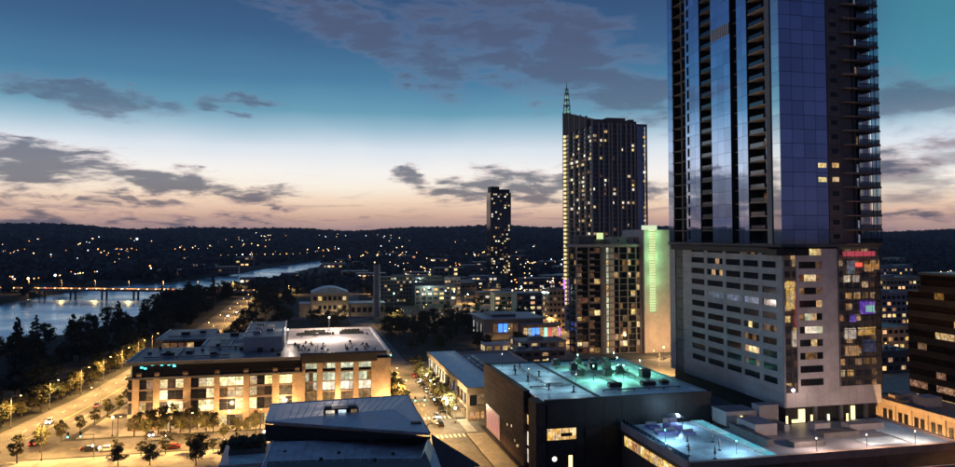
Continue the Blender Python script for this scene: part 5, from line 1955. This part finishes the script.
# ------------------------------------------------------------------ far woods: one mass of leaf clumps
def woods():
    V, Q = [], []
    R = rng
    # nearer flat ground, then hills
    def scatter(n, r0, r1, a0, a1, size, per, hgt):
        r = np.sqrt(R.uniform(r0 ** 2, r1 ** 2, n))
        a = R.uniform(a0, a1, n)
        X, Y = r * np.sin(a), r * np.cos(a)
        u, v = X * math.cos(GA) + Y * math.sin(GA), -X * math.sin(GA) + Y * math.cos(GA)
        z = ground_z(u, v)
        ok = z > -4
        for a_, b_ in placed:
            ok &= ~((np.abs(u - a_ - 10) < 24) & (np.abs(v - b_ - 4) < 22))
        ok &= ~((v < 760) & (u > -100))
        ok &= ~((u > 0) & (v < 1000) & (R.random(n) < .55))
        ok &= ~((np.abs(u - (62 + (v - 470) * .41)) < 16) & (v < 1060))
        ok &= ~((u > 255) & (u < 330) & (v > 1060) & (v < 1130))
        ok &= ~((np.abs(v - (868 - (u + 330) * .387)) < 12) & (u < -40) & (u > -340))
        ok &= ~((u < -330) & (np.abs(v - (868 + (-330 - u) * .34)) < 12) & (u > -620))
        # low open banks along the lake
        dl = np.full(n, 1e9)
        for (x0, y0), (x1, y1) in zip(LAKE, np.roll(LAKE, -1, axis=0)):
            ex, ey = x1 - x0, y1 - y0
            tt = np.clip(((u - x0) * ex + (v - y0) * ey) / (ex * ex + ey * ey), 0, 1)
            dl = np.minimum(dl, np.hypot(u - x0 - tt * ex, v - y0 - tt * ey))
        ok &= ~((dl < 75) & (v < 1050) & (u < -100) & (R.random(n) < .93))
        # open park on the near bank so that the upper reach shows
        ok &= ~((v > 790) & (v < 1500) & (u > -130) & (u < np.interp(v, [790, 880, 1060, 1420, 1500], [-60, -40, 60, 120, 120])))
        X, Y, z = X[ok], Y[ok], z[ok]
        n = len(X)
        s = size * R.uniform(.6, 1.3, n)
        hh = hgt * R.uniform(.6, 1.2, n)
        for k in range(per):
            d = R.normal(0, 1, (n, 3))
            d /= np.linalg.norm(d, axis=1)[:, None]
            c = np.stack([X, Y, z + hh * .55], -1) + d * np.stack([s * .5, s * .5, hh * .42], -1) * (R.random(n) ** .4)[:, None]
            nn = R.normal(0, 1, (n, 3))
            nn[:, 2] = np.abs(nn[:, 2]) * .6
            nn /= np.linalg.norm(nn, axis=1)[:, None]
            t = np.cross(nn, np.array([0.3, .2, 1.0]))
            t /= np.linalg.norm(t, axis=1)[:, None] + 1e-6
            b = np.cross(nn, t)
            q = (s * .30 * R.uniform(.6, 1.3, n))[:, None]
            base = sum(len(x) for x in V)
            V.append(np.stack([c - t * q - b * q * .7, c + t * q - b * q * .8, c + t * q * .8 + b * q, c - t * q * .9 + b * q * .7], 1).reshape(-1, 3))
            Q.append(base + np.arange(4 * n).reshape(n, 4))
    w = math.radians(44)
    scatter(7500, 600, 1250, -w, w, 11, 14, 12)
    scatter(9500, 1250, 2400, -w, w, 15, 10, 13)
    scatter(9000, 2400, 5600, -w, w, 30, 8, 16)
    return np.concatenate(V), np.concatenate(Q)


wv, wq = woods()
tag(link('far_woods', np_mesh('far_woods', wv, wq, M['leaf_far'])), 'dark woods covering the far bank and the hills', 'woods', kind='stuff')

# ------------------------------------------------------------------ street lamps
def lamp_proto(name, h, arm, bulb, col, energy, radius=.3):
    o = link(name, None)
    MB().tube((0, 0, 0), (0, 0, h), .12, .08, n=8).build('pole', M['metal'], o)
    MB().tube((0, 0, 0), (0, 0, .5), .24, .2, n=8).build('base', M['dark_metal'], o)
    if arm:
        MB().tube((0, 0, h - .15), (arm, 0, h + .25), .06, .05, n=6).build('arm', M['metal'], o)
        MB().box(arm - .1, arm + .8, -.2, .2, h + .22, h + .42).build('lamp_head', M['dark_metal'], o)
        MB().ball((arm + .35, 0, h + .12), .26, 8, 5, .5).build('bulb', bulb, o)
        lp = (arm + .35, 0, h - .35)
    else:
        MB().ball((0, 0, h + .3), .36, 10, 6).build('globe', bulb, o)
        lp = (0, 0, h + .9)
    if energy:
        L = bpy.data.lights.new(name + '_light', 'SPOT' if arm else 'POINT')   # arm lamps are shielded: they throw their light down
        if arm:
            L.spot_size = math.radians(164)
            L.spot_blend = .35
        L.energy = energy
        L.color = col
        L.shadow_soft_size = radius
        link('lamp_light', L, o, lp)
    return o


SOD = (1.0, .56, .18)
P_road = lamp_proto('street_lamp', 9.5, 2.2, M['sodium'], SOD, 26000)
P_town = lamp_proto('town_lamp', 8.5, 1.6, M['sodium'], SOD, 18000)
P_walk = lamp_proto('walk_lamp', 5.0, 0, M['sodium'], (1.0, .58, .24), 8500)
P_globe = lamp_proto('globe_lamp', 4.2, 0, M['lamp_white'], (1, .80, .45), 5000)
P_flood = lamp_proto('flood_mast', 15, 0, M['lamp_green'], (.75, 1.0, .86), 9000, .5)


def put(proto, u, v, z, turn, label, group, first=set()):
    o = proto if proto.name not in first else copy_tree(proto)
    if proto.name not in first:
        first.add(proto.name)
    X, Y = G2X(u, v)
    o.location = (X, Y, z)
    o.rotation_euler = (0, 0, GA + turn)
    tag(o, label, 'street lamp', group)
    return o


for k in range(9):
    v = 206 + k * 24
    u = shore_u(v, SHORE)
    put(P_road, u - 11.3, v, 0, 0, 'sodium street lamp on a tall pole along the lake side of the shore road', 'lamps on the lake side of the shore road')
for v in (262, 306, 440, 480, 520, 560, 600, 640, 690):
    put(P_road, shore_u(v, SHORE) + 10.2, v, 0, PI, 'sodium street lamp on a tall pole along the town side of the shore road', 'lamps on the town side of the shore road')
for u in (-64, -46, -28, -10, 8, 24):
    put(P_road, u, 215.6, .14, PI / 2, 'sodium street lamp on the kerb behind the civic hall', 'lamps behind the civic hall')
for v in (192, 213, 250, 274, 298, 322):
    put(P_road, 32.2, v, .14, 0, 'sodium street lamp on the office side kerb of the shop street', 'lamps on the office side of the shop street')
for px, py in ((428, 376), (431, 381), (439, 384), (445, 400), (451, 401), (456, 409), (437, 405), (424, 371), (442, 391)):
    u, v = pix(px, py, 4.4)
    put(P_globe, 47.0 + (u - 47) * .3, v, .14, 0, 'white globe lamp among the trees of the shop street', 'globe lamps on the shop street')
for px, py, e in ((429, 288, 1), (454, 292, 1), (468, 295, 0), (394, 294, 0), (393, 318, 2)):
    u, v = pix(px, py, 15)
    if e == 2:
        u, v = pix(px, py, 5)
        put(P_road, u, v, 0, 0, 'amber street lamp by the chimney yard', None)
    else:
        put(P_flood, u, v, 0, 0, 'tall floodlight mast with greenish lamp over the electric yard', 'floodlight masts over the electric yard')
for u, v in ((258, 292), (300, 345), (366, 412), (442, 505), (545, 620)):
    put(P_town, u, v, .1, 0, 'sodium street lamp among the warm lit blocks past the glass tower', 'lamps past the glass tower')
for v in (136, 150, 164):
    put(P_walk, 138.4, v, .14, 0, 'amber globe lamp below the podium facing the beige building', 'lamps facing the beige building')
for u in (-52, -38, -20, -4, 12, 27):  # added to throw amber light onto the office front
    put(P_walk, u, 236.9, .14, 0, 'added amber globe lamp on the pavement before the brick office block', 'added globe lamps before the brick office block')
for u, v in ((166, 324), (178, 324)):
    put(P_walk, u, v, .14, 0, 'amber globe lamp on the kerb across from the green fin wall', 'globe lamps at the fin wall')
for u, v in ((143.5, 190), (143.5, 240), (143.5, 290), (143.5, 350), (143.5, 430)):
    put(P_road, u + 3.2, v, .14, PI, 'sodium street lamp along the street beside the beige building', 'lamps beside the beige building')
for u, v in ((70, 500), (92, 530), (120, 570), (142, 620), (170, 690), (200, 770), (140, 386), (112, 384)):
    put(P_town, u - 6, v, 0, 0, 'sodium street lamp along the street climbing into the far town', 'lamps on the far town street')
for t_ in (.1, .22, .34, .46, .58, .7, .82, .94):
    a, b = BR
    p = a + (b - a) * t_
    put(P_town, p.x, p.y + 5.5, 3.8, -PI / 2, 'lone tall lamp standing on the lake bridge', 'lamps on the lake bridge')
for u, v in ((-10, 752), (30, 744), (70, 742), (105, 738)):
    put(P_town, u, v, .4, -PI / 2, 'lamp on the raised road behind the power station', 'lamps on the raised road')

# electric yard: steel gantries behind the park trees
for i, (u, v) in enumerate(((68, 470), (78, 478), (88, 470), (98, 480), (84, 492), (70, 500))):
    q = thing('steel_gantry', 'pale steel gantry frame in the floodlit electric yard', 'gantry', u, v, 0, 0, 'gantries in the electric yard')
    for x in (-4, 4):
        MB().tube((x, -.8, 0), (x, 0, 9), .18, .12, n=5).build('leg', M['metal'], q)
        MB().tube((x, .8, 0), (x, 0, 9), .18, .12, n=5).build('leg', M['metal'], q)
    MB().box(-4.6, 4.6, -.3, .3, 8.6, 9.2).build('beam', M['metal'], q)
    for x in (-2.5, 0, 2.5):
        MB().tube((x, 0, 7.2), (x, 0, 8.6), .16, n=6).build('insulator', M['white_metal'], q)

# ------------------------------------------------------------------ traffic signals
def signal(u, v, turn, label, group, facing):
    q = thing('traffic_signal', label, 'traffic light', u, v, .14, turn, group)
    MB().tube((0, 0, 0), (0, 0, 6.4), .12, .1, n=8).build('pole', M['metal'], q)
    MB().tube((0, 0, 6.1), (6.5, 0, 6.4), .08, .06, n=6).build('arm', M['metal'], q)
    for x in (3.2, 6.2):
        hd = MB().box(x - .25, x + .25, -.2, .2, 5.6, 7.0).build('signal_head', M['dark_metal'], q)
        for j in range(3):
            m = M['signal_green'] if j == 0 else M['recess']
            MB().tube((x, -.2 * facing, 5.85 + j * .44), (x, -.28 * facing, 5.85 + j * .44), .18, n=10).build('lens', m, hd)
    return q


M['signal_green'] = glow_mat('signal_green', (120, 255, 225), 9)
signal(32.6, 236.6, 0, 'traffic signal arm over the shop street by the brick office', None, 1)
signal(-51.5, 214.8, PI, 'traffic signal arm over the shore road junction', None, -1)
signal(48.0, 237, PI, 'traffic signal arm at the near end of the shop row', None, -1)
signal(32.6, 327, 0, 'traffic signal arm at the far end of the shop street', None, 1)


# ------------------------------------------------------------------ cars
def car_proto(name, paint):
    o = link(name, None)
    prof = [(-2.2, .35), (2.15, .35), (2.25, .6), (2.15, .85), (1.1, .98), (.45, 1.42), (-1.0, 1.46), (-1.75, 1.0), (-2.2, .92)]
    n = len(prof)
    vs = [(x, -.86, z) for x, z in prof] + [(x, .86, z) for x, z in prof]
    for i, (x, z) in enumerate(prof):
        if z > 1.2:
            vs[i] = (x, -.66, z)
            vs[n + i] = (x, .66, z)
    MB().add(vs, [tuple(range(n)), tuple(range(n, 2 * n))[::-1]] + [(i, n + i, n + (i + 1) % n, (i + 1) % n) for i in range(n)]).build('body', paint, o)
    MB().add([(1.14, -.72, 1.0), (1.14, .72, 1.0), (.5, .62, 1.41), (.5, -.62, 1.41)], [(0, 1, 2, 3)]).build('windscreen', M['dark_glass'], o, (.02, 0, .02))
    MB().add([(-1.78, -.72, 1.03), (-1.78, .72, 1.03), (-1.04, .62, 1.45), (-1.04, -.62, 1.45)], [(3, 2, 1, 0)]).build('rear_window', M['dark_glass'], o, (-.02, 0, .02))
    for s in (-1, 1):
        MB().add([(.95, .87 * s, 1.0), (-1.55, .87 * s, 1.02), (-.98, .69 * s, 1.4), (.42, .69 * s, 1.38)], [(0, 1, 2, 3)]).build('side_window', M['dark_glass'], o)
        for x in (-1.35, 1.4):
            w = MB().tube((x, .66 * s, .33), (x, .9 * s, .33), .33, n=14).build('wheel', M['tyre'], o)
            MB().tube((x, .9 * s, .33), (x, .92 * s, .33), .2, n=10).build('rim', M['metal'], w)
        MB().box(2.16, 2.27, .5 * s - .18, .5 * s + .18, .62, .8).build('headlight', M['car_lamp_off'], o)
        MB().box(-2.24, -2.17, .62 * s - .15, .62 * s + .15, .7, .88).build('tail_light', M['taillight_off'], o)
    return o


def repaint(o, lights):
    for c in o.children:
        if c.name.startswith('headlight') and lights:
            c.data = HEAD_ON
        if c.name.startswith('tail_light') and lights:
            c.data = TAIL_ON.copy() if False else c.data


M['car_lamp_off'] = mat('car_lamp_off', (.5, .5, .5), .2)
M['taillight_off'] = mat('taillight_off', (.3, .02, .02), .3)
paints = {'white': mat('paint_car_white', (.6, .6, .6), .25, var=.05), 'black': mat('paint_car_black', (.02, .02, .022), .2, var=.05),
          'silver': mat('paint_car_silver', (.35, .36, .38), .25, .6, var=.05), 'red': mat('paint_car_red', (.25, .03, .03), .25, var=.05)}
CARS = {k: car_proto('car', m) for k, m in paints.items()}
used = set()


def car(colour, u, v, z, turn, label, group=None, on=False):
    o = CARS[colour] if colour not in used else copy_tree(CARS[colour])
    used.add(colour)
    X, Y = G2X(u, v)
    o.location = (X, Y, z)
    o.rotation_euler = (0, 0, GA + turn)
    tag(o, label, 'car', group)
    if on:
        for s in (-1, 1):
            MB().ball((2.3, .5 * s, .72), .22, 8, 5).build('lit_headlight', M['headlight'], o)
            MB().box(-2.32, -2.25, .62 * s - .2, .62 * s + .2, .66, .92).build('lit_tail_light', M['taillight'], o)
    return o


rr = random.Random(202)
for k in range(15):
    c = rr.choice(['white', 'black', 'silver', 'white', 'silver'])
    car(c, 63.5 + 4.6 + rr.uniform(-.3, .3), 231.5 + 21.6 + k * 3.2, 7.71, PI, '%s car parked in the row on the parking deck' % c, 'parked %s cars on the deck' % c)
for k, (px, py, c, tn, lab, on) in enumerate(((437, 416, 'silver', -PI / 2, 'silver car driving toward the junction on the shop street with headlights on', True),
                                              (434, 420, 'white', PI / 2, 'white car stopped at the crossing of the shop street', False),
                                              (440, 424, 'black', PI / 2, 'black car behind the white one at the street crossing', False),
                                              (163, 435, 'black', -PI / 2 + .2, 'black car with bright headlights turning by the office corner', True),
                                              (151, 434, 'silver', -PI / 2 + .2, 'silver car with bright headlights on the shore road', True),
                                              (172, 447, 'red', PI, 'red car waiting on the cross street before the office trees', False),
                                              (228, 316, 'white', -PI / 2, 'white car coming along the far shore road with lights on', True),
                                              (237, 312, 'red', -PI / 2, 'red car coming along the far shore road with lights on', True),
                                              (108, 449, 'white', 0, 'white car crossing the wide junction by the lake', False))):
    u, v = pix(px, py, .6)
    car(c, u, v, .06, tn, lab, None, on)
rr = random.Random(404)
for k in range(9):
    c = rr.choice(['white', 'black', 'silver'])
    car(c, 34.0, 243 + k * 9 + rr.uniform(-1, 1), .06, PI / 2, '%s car parked along the office side kerb of the shop street' % c, '%s cars on the office side kerb' % c)
for k in range(7):
    c = rr.choice(['white', 'black', 'silver', 'red'])
    car(c, 46.0, 246 + k * 10 + rr.uniform(-1, 1), .06, -PI / 2, '%s car parked along the shop side kerb of the shop street' % c, '%s cars on the shop side kerb' % c)
for k in range(9):
    c = rr.choice(['white', 'black', 'silver', 'red'])
    v = 232 + k * 26 + rr.uniform(-6, 6)
    lane = rr.choice([-5.5, -2.5, 3, 6])
    car(c, shore_u(v, SHORE) + lane, v, .05, (-PI / 2 if lane < 0 else PI / 2) + .1, '%s car %s the shore road with lights on' % (c, 'coming down' if lane < 0 else 'going up'), '%s cars %s the shore road' % (c, 'coming down' if lane < 0 else 'going up'), True)
for k in range(7):
    c = rr.choice(['white', 'black', 'silver'])
    u = -52 + k * 14 + rr.uniform(-3, 3)
    d_ = k % 2
    car(c, u, 222.5 + 7 * d_, .07, PI * d_, '%s car on the cross street before the brick office heading %s' % (c, 'to the lake' if d_ else 'away from the lake'), '%s cross street cars heading %s' % (c, 'lakeward' if d_ else 'inland'), k % 3 == 0)
for k in range(6):
    a, b = BR
    p = a + (b - a) * (.15 + k * .14)
    d = b - a
    car(['white', 'silver', 'black'][k % 3], p.x, p.y - 2.5 + 5 * (k % 2), 3.82, math.atan2(d.y, d.x) + PI * (k % 2), '%s car with headlights on crossing the lake bridge' % ['white', 'silver', 'black'][k % 3],
        '%s cars on the lake bridge' % ['white', 'silver', 'black'][k % 3], True)

# ------------------------------------------------------------------ far lamps on the woods and hills
def far_lamp_mesh(m, s):
    return MB().tube((0, 0, -14), (0, 0, 0), .25, .2, n=5, mi=1).ball((0, 0, s), s, 8, 5).mesh('far_lamp', [m, M['dark_metal']])


FL = {(m, s): far_lamp_mesh(M[m], s) for m in ('far_warm', 'far_white', 'far_orange') for s in (.5, .8, 1.2, 1.7)}


def on_terrain(px, py, lift):
    x = (px - 477.5) / F
    y = -(py - CY) / F
    d = np.array((x, math.cos(PITCH) - y * math.sin(PITCH), math.sin(PITCH) + y * math.cos(PITCH)))
    t = np.geomspace(350, 7000, 500)
    u, v = X2G(d[0] * t, d[1] * t)
    below = (H + d[2] * t) < ground_z(u, v) + lift
    if not below.any():
        return None
    i = int(np.argmax(below))
    return d[0] * t[i], d[1] * t[i], float(ground_z(u[i], v[i])) + lift, t[i]


rr = random.Random(303)
spots = []
for x0, x1, y0, y1, nc, per in ((-5, 270, 236, 252, 20, 5), (0, 200, 252, 262, 4, 3), (255, 480, 235, 262, 20, 4), (385, 562, 246, 312, 46, 4), (512, 562, 244, 272, 5, 4), (882, 955, 240, 300, 9, 4), (0, 95, 272, 291, 5, 3)):
    for c in range(nc):
        cx, cy = rr.uniform(x0, x1), rr.uniform(y0, y1)
        for k in range(rr.randint(1, per + 1)):
            spots.append((rr.gauss(cx, 9), rr.gauss(cy, 1.6)))
for k in range(16):
    spots.append((222 + k * 7.2 + rr.uniform(-1.5, 1.5), 255.5 - k * .12))
for k in range(12):
    spots.append((388 + k * 6 + rr.uniform(-2, 2), 262 + k * 2.6 + rr.uniform(-1, 1)))
spots += [(137, 240, 3), (28, 286, 2), (34, 281, 2), (40, 288, 1), (55, 281, 2), (50, 287, 1), (75, 279, 1), (80, 278, 2), (10, 277, 1), (150, 267, 2), (151, 270, 1), (98, 250, 2), (104, 252, 1), (101, 253, 1), (88, 251, 1),
          (30, 238, 1), (92, 239, 1), (93, 239, 1), (180, 248, 1), (286, 236, 1), (300, 235, 1), (66, 251, 1), (258, 246, 2)]
for s in spots:
    big = s[2] if len(s) > 2 else 0
    h = on_terrain(s[0], s[1], 14)
    if h is None:
        continue
    X, Y, Z, dist = h
    u, v = X2G(X, Y)
    if bool(inside(LAKE, np.array(u), np.array(v))) or (v < 560 and u > -110):
        continue
    m = pick(rr.random(), [(.5, 'far_warm'), (.28, 'far_white'), (1, 'far_orange')])
    k = dist / 1700 * (1 + .6 * big) * rr.uniform(.45, 1.15)
    sz = .5 if k < .65 else .8 if k < 1.0 else 1.2 if k < 1.7 else 1.7
    if big == 3:
        m, sz = 'far_white', 1.7
    o = link('distant_lamp', FL[(m, sz)], None, (X, Y, Z))
    if big == 3:
        o.scale = (2.4, 2.4, 2.4)
    where = 'wooded bank across the lake' if u < -60 else ('dark hills' if v > 1700 else 'flat far town')
    tone = {'far_warm': 'yellowish', 'far_white': 'white', 'far_orange': 'orange'}[m]
    tag(o, 'tiny %s lamp glowing on the %s' % (tone, where) if big != 3 else 'brightest white floodlight on the hills beyond the lake', 'lamp', None if big == 3 else 'distant %s lamps on the %s' % (tone, where))


# ------------------------------------------------------------------ evening haze over the whole place
hm = bpy.data.materials.new('haze')
hm.use_nodes = True
hn = hm.node_tree.nodes
hn.remove(hn['Principled BSDF'])
pv_ = hn.new('ShaderNodeVolumePrincipled')
pv_.inputs['Color'].default_value = (.75, .82, .95, 1)
pv_.inputs['Density'].default_value = 4.5e-5
hm.node_tree.links.new(pv_.outputs[0], hn['Material Output'].inputs['Volume'])
hz = MB().box(-6900, 6900, -6900, 6900, -13, 215).build('haze', hm)
tag(hz, kind='stuff')
SC.cycles.volume_bounces = 0
